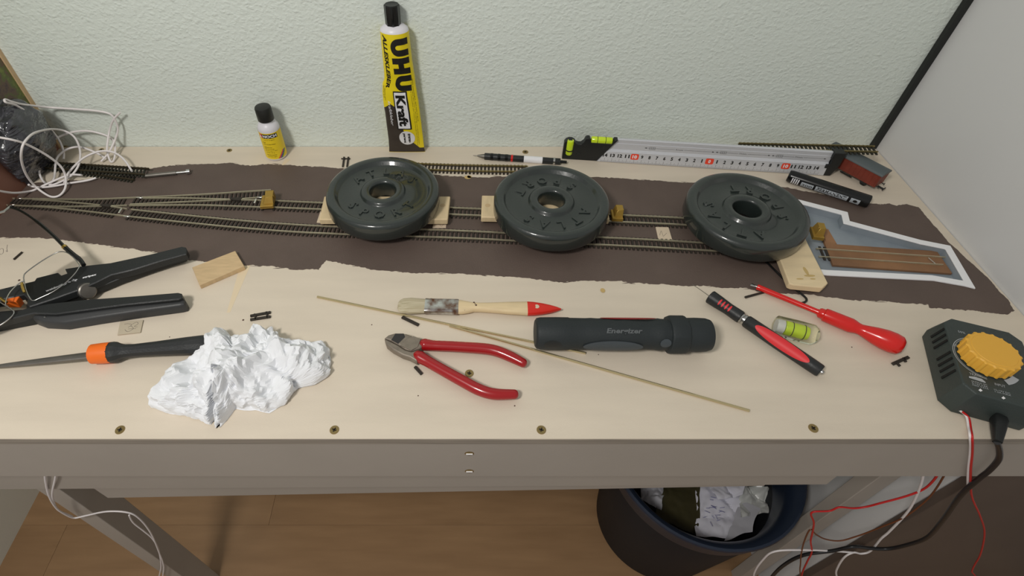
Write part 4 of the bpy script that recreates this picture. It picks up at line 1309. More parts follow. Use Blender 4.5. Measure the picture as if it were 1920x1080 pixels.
for x in (-WL / 2 - 0.0008, WL / 2 + 0.0008):
    vs += [wm @ Vector((x, (WW / 2 + 0.0006) * math.cos(PI * q / (n_ - 1)), 0.0246 + 0.0052 * math.sin(PI * q / (n_ - 1)) - 0.0002)) for q in range(n_)]
fs = [(q, q + 1, n_ + q + 1, n_ + q) for q in range(n_ - 1)] + [(0, n_, 2 * n_ - 1, n_ - 1), tuple(range(n_))[::-1], tuple(range(n_, 2 * n_))]
mb.add(vs, fs).build('roof', 'wagonroof', wg, angle=50)
MB().box((0, 0, 0.006), (WL - 0.002, 0.010, 0.003), wm).build('underframe', 'black', wg, smooth=False)
for x in (-0.022, 0.022):
    for y in (-1, 1):
        MB().lathe([(0, 0), (0.0032, 0), (0.0042, 0.0003), (0.0042, 0.0009), (0.0036, 0.0012), (0.0036, 0.002), (0, 0.002)], 20, wm @ Matrix.Translation((x, y * 0.0062 - (0.001 if y < 0 else -0.001) - (0.002 if y > 0 else 0), 0.0036)) @ Matrix.Rotation(-PI / 2, 4, 'X') @ Matrix.Translation((0, 0, 0))).build('wheel', 'blacks', wg)
    for y in (-1, 1):
        MB().box((x, y * 0.0085, 0.0052), (0.008, 0.0014, 0.0034), wm).build('axle_box', 'black', wg, bevel=0.0003, seg=1)
for y in (-1, 1):
    MB().box((-0.001, y * 0.0092, 0.0040), (0.016, 0.0012, 0.0009), wm).build('step_board', 'black', wg, smooth=False)
    for x in (-0.006, 0.004):
        MB().box((x, y * 0.0088, 0.0055), (0.0008, 0.0008, 0.003), wm).build('step_bracket', 'black', wg, smooth=False)
for s_ in (-1, 1):
    MB().box((s_ * (WL / 2 + 0.0035), 0, 0.0052), (0.0075, 0.0022, 0.0018), wm).build('coupling', 'black', wg, bevel=0.0002, seg=1)
    MB().box((s_ * (WL / 2 + 0.0078), 0, 0.0056), (0.0012, 0.0066, 0.0026), wm).build('coupling_hook', 'black', wg, bevel=0.0002, seg=1)
    for y in (-0.0065, 0.0065):
        MB().lathe([(0, 0), (0.0006, 0), (0.0006, 0.003), (0.0016, 0.0031), (0.0016, 0.0037), (0, 0.0037)], 12, wm @ Matrix.Translation((s_ * WL / 2, y, 0.0078)) @ Matrix.Rotation(s_ * PI / 2, 4, 'Y')).build('buffer', 'black', wg)

# ------------------------------------------------------------------ torch
ta, te = W(1003, 625, 0.0190), W(1330, 628, 0.0190)
td = (te - ta).normalized(); TLn = (te - ta).length
tor = thing('torch', 'dark rubber torch with a collared head lying on the bench', 'torch', ((ta.x + te.x) / 2, ta.y, 0))
tf = zframe(ta, td, (0, 0, 1))
u = TLn / 327.0
prof = [(0, 0), (0.0128, 0), (0.0150, 3), (0.0158, 10), (0.0161, 40), (0.0160, 62), (0.0155, 66), (0.0153, 95), (0.0156, 105), (0.0152, 118), (0.0156, 135), (0.0152, 150), (0.0155, 165), (0.0150, 185), (0.0146, 205), (0.0149, 222), (0.0158, 230), (0.0153, 236), (0.0152, 246), (0.0168, 250)]
tbody = MB().lathe([(r_, t * u) for r_, t in prof], 40, tf).build('barrel', 'rubber', tor, angle=30)
MB().lathe([(0.0150, 246 * u), (0.0184, 248 * u), (0.0189, 252 * u), (0.0189, 276 * u), (0.0180, 281 * u), (0.0150, 282 * u)], 12, tf @ Matrix.Rotation(R(15), 4, 'Z')).build('collar', 'rubber', tor, fixn=False, bevel=0.0006)
MB().lathe([(0.0150, 278 * u), (0.0164, 281 * u), (0.0167, 300 * u), (0.0163, 318 * u), (0.0150, 326 * u), (0.0136, 327 * u), (0.0128, 322 * u), (0, 321 * u)], 40, tf).build('head', 'rubber', tor, angle=40)
# local x of the frame points up; find the angle that faces the viewer
def tfn(x, y, lift=0.0, r_=0.0155, a0=0.0):
    a = a0 + y / r_
    return tf @ Vector(((r_ + lift) * math.cos(a), (r_ + lift) * math.sin(a), x))
sgt = 1 if tfn(0.05, 0.004).y < tfn(0.05, 0).y else -1     # positive y runs down the viewer's side
def tside(x, y, lift=0.0): return tfn(x, y * sgt, lift)
mb = MB(); text_to(mb, 'Energizer', 0.01, lambda x, y, z: tside(x + 160 * u, 0.0075 - y, max(0, z)), fit=(66 * u, 0.0062), ext=0.0005, bold=0.0003, shear=0.2); mb.build('raised_lettering', 'rubber3', tor, fixn=False, smooth=False)
mb = MB()
mb.patch(lambda a, b, l: tside(a, b, 0.0003 + l), 86 * u, 196 * u, 0.0165, 0.0300, 24, 10, 'ell', 0.0006); mb.build('grip_panel', 'rubber2', tor, angle=60)
mb = MB(); mb.patch(lambda a, b, l: tside(a, b, 0.0002 + l), 14 * u, 46 * u, 0.0165, 0.0270, 14, 8, 'ell', 0.0004); mb.build('lanyard_recess', 'black', tor, angle=60)
mb = MB(); mb.patch(lambda a, b, l: tside(a, b, 0.0002 + l), 226 * u, 246 * u, 0.0140, 0.0230, 12, 8, 'ell', 0.0006); mb.build('switch', 'rubber2', tor, angle=60)
mb = MB(); mb.patch(lambda a, b, l: tside(a, b, 0.0004 + l), 120 * u, 225 * u, -0.0125, -0.0072, 24, 6, 'ell', 0.0004); mb.build('red_slider', 'redgrip', tor, angle=60)

# ------------------------------------------------------------------ telescopic pen tool
pa, pb = W(1331, 556, 0.0075), W(1540, 697, 0.0075)
pd = (pb - pa).normalized(); PLn = (pb - pa).length
pt = thing('pen_tool', 'slim black and red pen tool with chrome ring and wire tip', 'tool', (pa.x, pa.y, 0))
pf = zframe(pa, pd, (0, 0, 1))
u = PLn / 252.0
MB().lathe([(0, 0), (0.0070, 0), (0.0076, 1), (0.0070, 20), (0.0062, 45), (0.0066, 72 ), (0.0066, 76), (0, 76)] and [(r_, t * u) for r_, t in ((0, 0), (0.0068, 0), (0.0074, 1.5), (0.0070, 22), (0.0062, 45), (0.0066, 72), (0.0064, 76), (0, 76))], 32, pf).build('cap', 'handle_blk', pt)
MB().lathe([(r_, t * u) for r_, t in ((0, 75), (0.0050, 75), (0.0056, 77), (0.0058, 79), (0.0050, 81), (0.0058, 83), (0.0058, 87), (0.0050, 89), (0, 89))], 28, pf).build('chrome_ring', 'steel', pt)
MB().lathe([(r_, t * u) for r_, t in ((0, 88), (0.0060, 88), (0.0066, 90), (0.0069, 160), (0.0066, 230), (0.0064, 248), (0.0058, 251), (0, 251))], 32, pf).build('barrel', 'handle_blk', pt)
MB().lathe([(r_, t * u) for r_, t in ((0, 250), (0.0024, 250), (0.0024, 254), (0.0016, 256), (0, 256))], 16, pf).build('end_button', 'steel', pt)
def pfn(x, y, lift=0.0, r_=0.0067, a0=0.0):
    a = a0 + y / r_
    return pf @ Vector(((r_ + lift) * math.cos(a), (r_ + lift) * math.sin(a), x))
best = max(range(360), key=lambda q: (pf.to_3x3() @ Vector((math.cos(R(q)), math.sin(R(q)), 0))).dot(Vector((-0.30, -0.45, 0.75))))
pa0 = R(best)
mb = MB(); mb.patch(lambda a, b, l: pfn(a, b, 0.0001 + l, 0.0067, pa0), 110 * u, 226 * u, -0.0058, 0.0058, 30, 12, 'ell', 0.0005); mb.build('grip_pad', 'redpad', pt, angle=60)
for k in range(4):
    mb = MB(); mb.patch(lambda a, b, l: pfn(a, b, -0.0002 + l, 0.0066, pa0), (24 + k * 8) * u, (28 + k * 8) * u, -0.0036, 0.0036, 4, 8, 'ell', 0.0006); mb.build('grip_stripe', 'redpad', pt, angle=60)
q = W(1298, 533, 0.003)
MB().tube([pa + pd * 0.002, pa.lerp(q, 0.5) + Vector((0, 0, 0.0002)), q], 0.0003, 6).build('wire_tip', 'steeldull', pt)

# ------------------------------------------------------------------ loose vial
va, vb = W(1452, 609, 0.0095), W(1532, 630, 0.0095)
vd = (vb - va).normalized(); VL = (vb - va).length
vi = thing('loose_vial', 'clear acrylic vial with lime fluid and two black rings beside the red screwdriver', 'vial', ((va.x + vb.x) / 2, (va.y + vb.y) / 2, 0))
vf = frame(va, vd)
MB().loft([(0.0, 0.0070, 0.0070), (0.0015, 0.0084, 0.0084), (VL * 0.5, 0.0088, 0.0088), (VL * 0.9, 0.0086, 0.0086), (VL, 0.0062, 0.0062)], 28, vf, p=4.5).build('acrylic_block', 'clear', vi, angle=40)
vz = zframe(va, vd)
lq = MB().lathe([(0, 0.009), (0.0060, 0.0092), (0.0064, 0.0105), (0.0064, VL - 0.012), (0.0050, VL - 0.0085), (0, VL - 0.0075)], 28, vz).build('fluid', 'lime', vi, angle=50)
for t in (0.40, 0.68):
    MB().lathe([(0.0064, VL * t - 0.0003), (0.0068, VL * t - 0.0003), (0.0068, VL * t + 0.0003), (0.0064, VL * t + 0.0003)], 28, vz).build('vial_ring', 'ink', vi, fixn=False)
MB().lathe([(0, 0.002), (0.0058, 0.002), (0.0062, 0.003), (0.0062, 0.0085), (0, 0.0088)], 24, vz).build('plug', 'bottlew', vi)

# ------------------------------------------------------------------ red screwdriver
ra, rb_ = W(1408, 533, 0.0035), W(1694, 651, 0.0105)
rd = (rb_ - ra).normalized(); RL = (rb_ - ra).length
sd = thing('screwdriver', 'red insulated screwdriver with a glossy bulb handle', 'screwdriver', (rb_.x, rb_.y, 0))
rf = zframe(ra, rd, (0, 0, 1))
u = RL / 310.0
MB().loft([(0, 0.0022, 0.0004), (8 * u, 0.0017, 0.0006), (11 * u, 0.0011, 0.0011), (20 * u, 0.0011, 0.0011)], 12, frame(ra, rd)).build('blade', 'steel', sd)
MB().lathe([(r_, t * u) for r_, t in ((0, 14), (0.0030, 14), (0.0032, 16), (0.0031, 22), (0.0029, 70), (0.0028, 142), (0.0031, 145), (0.0034, 152), (0, 153))], 24, rf).build('sleeve', 'redplas', sd)
MB().lathe([(r_, t * u) for r_, t in ((0, 146), (0.0042, 146), (0.0052, 149), (0.0054, 156), (0.0068, 158), (0.0070, 162), (0.0074, 210), (0.0068, 216), (0.0058, 223), (0.0055, 229), (0.0064, 238), (0.0086, 256), (0.0102, 275), (0.0104, 290), (0.0094, 303), (0.0066, 309), (0, 311))], 8 * 5, rf).build('handle', 'redplas', sd, angle=40)

# ------------------------------------------------------------------ hex key
hk = [W(1425, 480, 0.0022), W(1440, 494, 0.0022), W(1478, 531, 0.0022), W(1506, 554, 0.0022), W(1512, 561, 0.0022), W(1510, 566, 0.0022), W(1500, 569, 0.0022)]
o = MB().tube(cr(hk, 5), 0.0012, 6).build('hex_key', 'blacks', origin=(hk[3].x, hk[3].y, 0), angle=70)
tag(o, 'black hex key with its long arm under the pit-side weight plate', 'hex key')

# ------------------------------------------------------------------ brush
ba, bb = W(746, 573, 0.005), W(1053, 580, 0.005)
bd = (bb - ba).normalized(); BL = (bb - ba).length
bsh = thing('paint_brush', 'flat paint brush with pale bristles and red-tipped wooden handle', 'brush', ((ba.x + bb.x) / 2, ba.y, 0))
bf = frame(ba, bd)
u = BL / 307.0
MB().loft([(r_ * u, w, t, y, 0) for r_, w, t, y in ((0, 0.0040, 0.0008, 0), (3, 0.0075, 0.0016, 0), (9, 0.0096, 0.0026, 0), (24, 0.0104, 0.0034, 0), (40, 0.0096, 0.0038, 0), (54, 0.0088, 0.0040, 0))], 36, bf, p=2.6).build('bristles', 'bristle', bsh, angle=60)
MB().loft([(r_ * u, w, t) for r_, w, t in ((51, 0.0090, 0.0041), (53, 0.0092, 0.0043), (59, 0.0089, 0.0042), (62, 0.0092, 0.0043), (65, 0.0089, 0.0042), (112, 0.0091, 0.0043), (114, 0.0089, 0.0041))], 36, bf, p=4.0).build('ferrule', 'ferrule', bsh, angle=30)
hw = MB().loft([(r_ * u, w, t, y, 0) for r_, w, t, y in ((112, 0.0087, 0.0040, 0), (120, 0.0085, 0.0041, -0.0003), (132, 0.0070, 0.0042, -0.0004), (142, 0.0052, 0.0043, 0), (152, 0.0049, 0.0043, 0), (175, 0.0056, 0.0043, 0), (205, 0.0072, 0.0042, 0), (243, 0.0086, 0.0040, 0))], 28, bf, p=2.6).build('handle', 'brushwood', bsh, angle=60)
MB().loft([(r_ * u, w, t, y, 0) for r_, w, t, y in ((243, 0.00865, 0.0041, 0), (255, 0.0082, 0.0040, 0), (270, 0.0068, 0.0038, 0), (285, 0.0047, 0.0034, 0), (298, 0.0022, 0.0026, 0), (306, 0.0006, 0.001, 0))], 28, bf, p=2.6).build('red_tip', 'redpaint', bsh, angle=60)
MB().lathe([(0, 0), (0.0024, 0), (0.0026, 0.0003), (0, 0.0004)], 20, bf @ Matrix.Translation((260 * u, 0.0, 0.0036))).build('hanging_hole', 'cardlight', bsh)
for x_, y_, w_ in ((143, 0.0034, 0.0010), (147, -0.0003, 0.0014), (145, 0.0015, 0.0008), (118, -0.0055, 0.0012), (126, -0.006, 0.001)):
    MB().lathe([(0, 0.0006), (w_ * 0.7, 0.0004), (w_, 0), (0, -0.0002)], 10, bf @ Matrix.Translation((x_ * u, y_, 0.0040 if abs(y_) < 0.004 else 0.0026))).build('paint_drip', 'dropbrown', hw)

# ------------------------------------------------------------------ brass rods
def rod(label, a, b, r_=0.0013):
    p, q = W(*a, r_), W(*b, r_)
    o = MB().tube([p, p.lerp(q, 0.5), q], r_, 10).build('brass_rod', 'rodbrass', origin=(p.lerp(q, 0.5).x, p.lerp(q, 0.5).y, 0))
    tag(o, label, 'rod', 'brass rods')
rod('thin brass rod that runs past the brush bristles and under the torch', (595, 556.5), (1098, 662))
rod('thin brass rod running from beside the side cutter to bare wood below the torch', (843, 611), (1405, 770))

# ------------------------------------------------------------------ side cutter
def zpx(pts, sc_, ox, oy):
    return [(x / sc_ + ox, y / sc_ + oy) for x, y in pts]
cut = thing('side_cutter', 'side cutter with dark red dipped handles lying open', 'pliers', W(800, 660))
jz = 0.010
up = px2(zpx([(540, 437), (570, 412), (620, 398), (700, 404), (760, 428), (828, 440), (815, 495), (790, 512), (735, 528), (690, 515), (640, 482), (590, 455)], 3.84, 580, 520), jz)
lo = px2(zpx([(540, 440), (590, 458), (640, 484), (690, 517), (735, 530), (788, 515), (775, 545), (776, 600), (722, 572), (672, 556), (600, 517), (555, 482)], 3.84, 580, 520), jz)
MB().prism(up, 0.0022, jz, inset=0.0012).build('jaw', 'toolgrey', cut, bevel=0.0004)
MB().prism(lo, 0.0020, jz - 0.0006, inset=0.0012).build('jaw', 'toolgrey', cut, bevel=0.0004)
MB().prism(px2(zpx([(655, 492), (700, 445), (750, 425), (805, 445), (780, 505), (735, 528)], 3.84, 580, 520), jz), jz - 0.0005, jz + 0.0009, inset=0.0004).build('pivot_plate', 'toolgrey', cut)
MB().prism(px2(zpx([(590, 450), (620, 405), (680, 405), (690, 430), (640, 478)], 3.84, 580, 520), jz), jz - 0.0003, jz + 0.0001).build('cutting_edge', 'steeldark', cut, smooth=False)
for pth, rr in (([(800, 480), (830, 484), (900, 492), (1050, 499), (1250, 513), (1350, 532), (1450, 572), (1545, 620)], [0.0040, 0.0062, 0.0054, 0.0054, 0.0056, 0.0056, 0.0054, 0.0044]),
                ([(770, 548), (792, 572), (850, 605), (950, 662), (1100, 745), (1220, 808), (1330, 840), (1484, 842)], [0.0040, 0.0062, 0.0054, 0.0054, 0.0056, 0.0056, 0.0054, 0.0044])):
    pp_ = [W(x, y, 0.0066) for x, y in zpx(pth, 3.84, 580, 520)]
    c_ = cr(pp_, 8)
    rs = []
    for i in range(len(c_)):
        t = i / 8; k = min(int(t), len(rr) - 2); t -= k
        rs.append(rr[k] * (1 - t) + rr[k + 1] * t)
    e_ = (c_[-1] - c_[-2]).normalized()
    c_ += [c_[-1] + e_ * 0.0018, c_[-1] + e_ * 0.0028]; rs += [rs[-1] * 0.78, rs[-1] * 0.35]
    MB().tube(c_, rs, 16).build('handle_grip', 'redgrip', cut, angle=60)

# ------------------------------------------------------------------ file
fa, fb = W(-30, 690, 0.004), W(172, 667, 0.008)
fh = W(172, 664, 0.0105); fe = W(392, 645, 0.0105)
fd = (fe - fh).normalized(); FL = (fe - fh).length
fi = thing('hand_file', 'steel file with orange collar and black handle partly under the tissue', 'file', (fh.x, fh.y, 0))
MB().loft([(0, 0.0012, 0.0009), (0.02, 0.0022, 0.0013), (0.06, 0.0034, 0.0018), ((fb - fa).length, 0.0040, 0.0024), ((fb - fa).length + 0.01, 0.0040, 0.0024)], 16, frame(fa, fb - fa), p=5).build('blade', 'steeldull', fi, angle=40)
fm = zframe(fh, fd, (0, 0, 1)); u = FL / 220.0
MB().lathe([(r_, t * u) for r_, t in ((0, -1), (0.0082, -1), (0.0095, 1), (0.0101, 20), (0.0102, 36), (0, 36))], 32, fm).build('collar', 'orange', fi)
MB().lathe([(r_, t * u) for r_, t in ((0, 34), (0.0102, 34), (0.0104, 40), (0.0098, 47), (0.0080, 54), (0.0068, 62), (0.0064, 78), (0.0072, 120), (0.0088, 175), (0.0094, 208), (0.0080, 217), (0, 219))], 12, fm).build('handle', 'handle_blk', fi, angle=20, bevel=0.0004)

# ------------------------------------------------------------------ wire stripper
def z3(pts): return zpx(pts, 3.856, 0, 430)
st = thing('wire_stripper', 'black wire stripper with two handles, orange slider and grey wheel', 'wire stripper', W(150, 560))
SH = 0.019
upper = px2(z3([(-330, 520), (-200, 470), (0, 430), (248, 372), (262, 350), (418, 311), (442, 332), (484, 318), (468, 286), (600, 262), (800, 240), (1080, 180), (1315, 122), (1342, 128), (1352, 150), (1346, 178), (1150, 232), (960, 292), (800, 330), (690, 385), (560, 440), (380, 505), (210, 560), (190, 540), (200, 500), (170, 472), (20, 505), (0, 520), (-160, 545), (-330, 590)]), SH)
MB().prism(upper, 0.0105, SH, inset=0.0010).build('upper_handle', 'handle_blk', st, angle=40)
# lower flank of the upper handle (channel shaped, open underneath)
flank = px2(z3([(1342, 165), (1344, 212), (1080, 300), (870, 374), (760, 420), (560, 500), (380, 560), (210, 610), (200, 560), (560, 440), (800, 330), (1150, 232)]), 0.0075)
MB().prism(flank, 0.0032, 0.0112, inset=0.0008).build('handle_flank', 'black', st, angle=40)
lower = px2(z3([(-300, 640), (-180, 620), (0, 600), (120, 590), (215, 560), (350, 535), (620, 505), (950, 482), (1285, 455), (1312, 462), (1318, 490), (1290, 505), (900, 545), (600, 585), (400, 612), (240, 606), (-100, 690), (-300, 720)]), 0.0165)
MB().prism(lower, 0.008, 0.0165, inset=0.0010).build('lower_handle', 'handle_blk', st, angle=40)
edge = px2(z3([(235, 596), (400, 604), (700, 566), (1000, 528), (1300, 500), (1335, 505), (1346, 528), (1338, 550), (1300, 560), (1000, 600), (700, 645), (470, 684), (310, 676), (240, 650)]), 0.010)
MB().prism(edge, 0.0006, 0.0124, inset=0.0022).build('lower_handle_edge', 'handle_edge', st, angle=50)
under = px2(z3([(-300, 740), (-300, 660), (240, 610), (300, 680), (0, 738), (-150, 770)]), 0.0008)
MB().prism(under, 0.0006, 0.0095, inset=0.001).build('jaw_cover', 'black', st, angle=40)
MB().box(W(28, 565, 0.013), (0.012, 0.009, 0.010), None).build('slider', 'orange', st, bevel=0.0008)
ins = px2(z3([(10, 500), (150, 470), (195, 470), (190, 520), (20, 560)]), 0.010)
MB().prism(ins, 0.006, 0.0112).build('window_insert', 'card', st, smooth=False)
wp = W(162, 545, 0.0125)
wh = MB().lathe([(0, -0.0050), (0.0074, -0.0050), (0.0086, -0.0040), (0.0086, 0.0040), (0.0074, 0.0050), (0, 0.0050)], 28, zframe(wp, (0.80, -0.45, 0.40))).build('adjusting_wheel', 'steeldull', st, angle=30)
for t in (-0.0012, 0.0016):
    MB().lathe([(0.0084, t - 0.0005), (0.0089, t), (0.0084, t + 0.0005)], 28, zframe(wp, (0.80, -0.45, 0.40))).build('wheel_groove', 'black', wh, fixn=False)
MB().lathe([(0, 0), (0.0011, 0), (0.0009, 0.0005), (0, 0.0006)], 12, Matrix.Translation(W(84, 594, 0.0126))).build('pin', 'steel', st)
a_, b_ = W(86, 546, SH), W(126, 531, SH)
tfm = frame(a_.lerp(b_, 0.5) + Vector((0, 0, 0.0002)), b_ - a_)
mb = MB(); text_to(mb, 'weidmüller', 0.006, plane_fn(tfm), fit=((b_ - a_).length, 0.0034), bold=0.00015); mb.build('lettering', 'white', st, fixn=False, smooth=False)
a_, b_ = W(155, 521.5, SH), W(181, 515, SH)
tfm = frame(a_.lerp(b_, 0.5) + Vector((0, 0, 0.0002)), b_ - a_)
mb = MB(); text_to(mb, 'stripax', 0.006, plane_fn(tfm), fit=((b_ - a_).length, 0.0036), bold=0.0002); mb.build('lettering', 'white', st, fixn=False, smooth=False)
c_ = W(140, 525.5, SH)
mb = MB()
for dx, dy, w_, h_ in ((-0.0014, 0.0010, 0.0022, 0.0006), (0.0014, 0.0010, 0.0022, 0.0006), (-0.0014, -0.0010, 0.0022, 0.0006), (0.0014, -0.0010, 0.0022, 0.0006), (0, 0, 0.0036, 0.0005)):
    mb.box((c_.x + dx, c_.y + dy, SH + 0.0002), (w_, h_, 0.0001))
c_ = W(130, 529, SH); mb.box((c_.x, c_.y, SH + 0.0002), (0.003, 0.0009, 0.0001), None)
mb.build('emblem', 'white', st, smooth=False)

# ------------------------------------------------------------------ glasses
gl = thing('glasses', 'thin-rimmed glasses with a dark temple resting on the wire stripper', 'glasses', W(80, 520))
def z6(pts): return zpx(pts, 6.0, 0, 460)
def gz(x, y):           # lens plane: lower edge sits on the tool, upper edge a little higher
    return 0.0216 + (560 - y) * 0.00009
def rim(pts, closed=True):
    pw = cr([W(x, y, gz(x, y)) for x, y in pts], 5, True)
    return pw
r1 = rim(z6([(268, 352), (300, 300), (450, 190), (600, 100), (680, 72), (755, 84), (820, 130), (880, 200), (892, 240), (840, 320), (740, 420), (600, 520), (450, 592), (385, 620), (345, 605), (300, 520), (275, 420)]))
r2 = rim(z6([(-330, 700), (-150, 640), (-30, 630), (60, 675), (135, 725), (158, 750), (140, 790), (60, 860), (-60, 930), (-220, 990), (-330, 960), (-380, 840)]))
for r_ in (r1, r2):
    MB().tube(r_ + [r_[0]], 0.0006, 8, caps=False).build('lens_rim', 'steel', gl, angle=60)
    n_ = len(r_)
    MB().add([p + Vector((0, 0, 0.0004)) for p in r_] + [p - Vector((0, 0, 0.0004)) for p in r_], [tuple(range(n_)), tuple(range(2 * n_ - 1, n_ - 1, -1))] + [(i, (i + 1) % n_, n_ + (i + 1) % n_, n_ + i) for i in range(n_)]).build('lens', 'lens', gl, angle=60)
MB().tube(cr([W(x, y, 0.0255) for x, y in z6([(270, 400), (200, 440), (120, 520), (75, 600), (62, 672)])], 5), 0.0006, 8).build('bridge', 'steel', gl)
for pts in ([(245, 415), (252, 470), (275, 530)], [(0, 590), (40, 620), (80, 640)]):
    MB().tube(cr([W(x, y, 0.0245) for x, y in z6(pts)], 4), [0.0011, 0.0014, 0.0014, 0.0014, 0.0014, 0.0014, 0.0014, 0.0014, 0.0010], 8).build('nose_pad', 'gold', gl)
tm = [W(157, 497, 0.0245), W(150, 487, 0.026), W(138, 478, 0.028), W(122, 464, 0.030), W(100, 442, 0.034), W(70, 416, 0.038), W(40, 396, 0.041), W(18, 388, 0.0425)]
MB().tube(cr(tm, 5), [0.0024] * 6 + [0.0026] * 10 + [0.0019] * 10 + [0.0014] * 10, 10).build('temple', 'blacks', gl, angle=60)
MB().tube([tm[3].lerp(tm[2], 0.1), tm[3].lerp(tm[4], 0.08)], 0.0028, 10).build('temple_ring', 'gold', gl)
tm2 = [W(20, 387, 0.0425), W(8, 396, 0.043), W(-12, 402, 0.0435)]
MB().tube(tm2, 0.0014, 8).build('temple_tip', 'steel', gl)

# ------------------------------------------------------------------ crumpled tissue
def star(outline, c):
    tab = sorted((math.atan2(p.y - c.y, p.x - c.x), math.hypot(p.x - c.x, p.y - c.y)) for p in outline)
    def fn(t):
        for (a, ra_), (b, rb2) in zip(tab, tab[1:] + [(tab[0][0] + 2 * PI, tab[0][1])]):
            if a <= t < b:
                w = (t - a) / (b - a)
                return ra_ * (1 - w) + rb2 * w
        a, ra_ = tab[-1]; b, rb2 = tab[0][0] + 2 * PI, tab[0][1]
        t2 = t + 2 * PI
        w = max(0, min(1, (t2 - a) / (b - a)))
        return ra_ * (1 - w) + rb2 * w
    return fn
def ico(sub):
    bm = bmesh.new()
    bmesh.ops.create_icosphere(bm, subdivisions=sub, radius=1)
    vs = [v.co.copy() for v in bm.verts]; fs = [tuple(v.index for v in f.verts) for f in bm.faces]
    bm.free()
    return vs, fs
tis_px = [(277, 752), (290, 740), (303, 726), (328, 676), (352, 648), (372, 634), (392, 612), (400, 603), (412, 603), (428, 611), (431, 627), (444, 622), (462, 609), (482, 601), (503, 602), (522, 614), (542, 627), (570, 629), (592, 622), (604, 626), (614, 645), (617, 668), (606, 700), (586, 717), (556, 726), (548, 738), (530, 757), (505, 774), (480, 768), (440, 765), (416, 767), (412, 788), (410, 802), (402, 807), (394, 796), (372, 782), (345, 776), (318, 776), (296, 768), (280, 762)]
def tz(y): return 0.022 if y < 640 else 0.022 * max(0.1, (740 - y) / 100) if y < 740 else 0.002
tout = [W(x, y, tz(y)) for x, y in tis_px]
tcn = W(448, 692, 0.01)
Rf = star(tout, tcn)
vs, fs = ico(6)
out = []
for d in vs:
    th = math.atan2(d.y, d.x)
    cphi = math.hypot(d.x, d.y)
    r_ = Rf(th) * cphi ** 0.75
    x, y = tcn.x + r_ * math.cos(th), tcn.y + r_ * math.sin(th)
    lump = 0.5 + 0.55 * noise.noise(Vector((x * 26, y * 26, 4.2))) + 0.25 * noise.noise(Vector((x * 60, y * 60, 8.1)))
    lump -= 0.42 * math.exp(-(((x - W(486, 650, 0.015).x) / 0.010) ** 2 + ((y - W(486, 650, 0.015).y) / 0.016) ** 2))
    z = 0.054 * max(0.10, lump) * (max(0, d.z)) ** 0.72 + 0.001
    p = Vector((x, y, z))
    if d.z > -0.15:
        q = Vector((x, y, z * 0.8))
        w1 = Vector((noise.noise(q * 30), noise.noise(q * 30 + Vector((9, 0, 0))), noise.noise(q * 30 + Vector((0, 9, 0))))) * 0.014
        g = Vector(((q.x + w1.x) * math.cos(th * 0.0 + 0.6) + (q.y + w1.y) * math.sin(0.6), (-(q.x + w1.x) * math.sin(0.6) + (q.y + w1.y) * math.cos(0.6)) * 0.55, q.z + w1.z))
        f1 = facet(g * 36, 2.0)
        f2 = facet((q + w1 * 0.5) * 75, 5.0)
        rdg = 0.5 - abs(noise.noise((q + w1) * 48)) - 0.5 * abs(noise.noise((q + w1) * 105)) - 0.25 * abs(noise.noise(q * 230))
        a = (f1 - 0.28) * 0.0135 + (f2 - 0.28) * 0.0060 + rdg * 0.0105 - 0.001
        nn = Vector((d.x * 0.55, d.y * 0.55, max(0.25, d.z))).normalized()
        p += nn * a * (0.45 + 0.55 * max(0, min(1, d.z * 2.2)))
        p.z = max(0.0005, p.z)
    else:
        p.z = 0.0004
    out.append(p)
o = MB().add(out, fs).build('crumpled_tissue', 'tissue', origin=(tcn.x, tcn.y, 0), angle=24)
tag(o, 'crumpled white paper tissue lying over the end of the file handle', 'tissue')

# ------------------------------------------------------------------ dark plastic bag against the panel
bcn = Vector((-0.572, 0.602, 0.0))
vs, fs = ico(6)
out = []
for d in vs:
    x = bcn.x + 0.030 * d.x
    y = bcn.y + 0.046 * d.y
    z = 0.040 + 0.056 * d.z + 0.016 * max(0, -d.x)
    p = Vector((x, y, z))
    q = p.copy()
    w1 = Vector((noise.noise(q * 30), noise.noise(q * 30 + Vector((9, 0, 0))), noise.noise(q * 30 + Vector((0, 9, 0))))) * 0.012
    g = Vector((q.x, q.y * 0.5, q.z)) + w1
    a = noise.noise(g * 26) * 0.012 + (0.4 - abs(noise.noise(g * 30 + Vector((3, 1, 7))))) * 0.012 + (0.35 - abs(noise.noise(Vector((g.x * 50, g.y * 22, g.z * 75))))) * 0.0050 - 0.003
    p += d * a
    p.x = XL + (p.x - XL) * (0.30 + 0.70 * min(1, max(0, p.z) / 0.055))
    p.x = max(XL + 0.0012, p.x); p.z = max(0.0006, p.z); p.y = min(BACK - 0.004, p.y)
    out.append(p)
o = MB().add(out, fs).build('plastic_bag', 'bag', origin=(bcn.x, bcn.y, 0), angle=120)
tag(o, 'shiny dark plastic bag slumped against the printed forest board', 'bag')

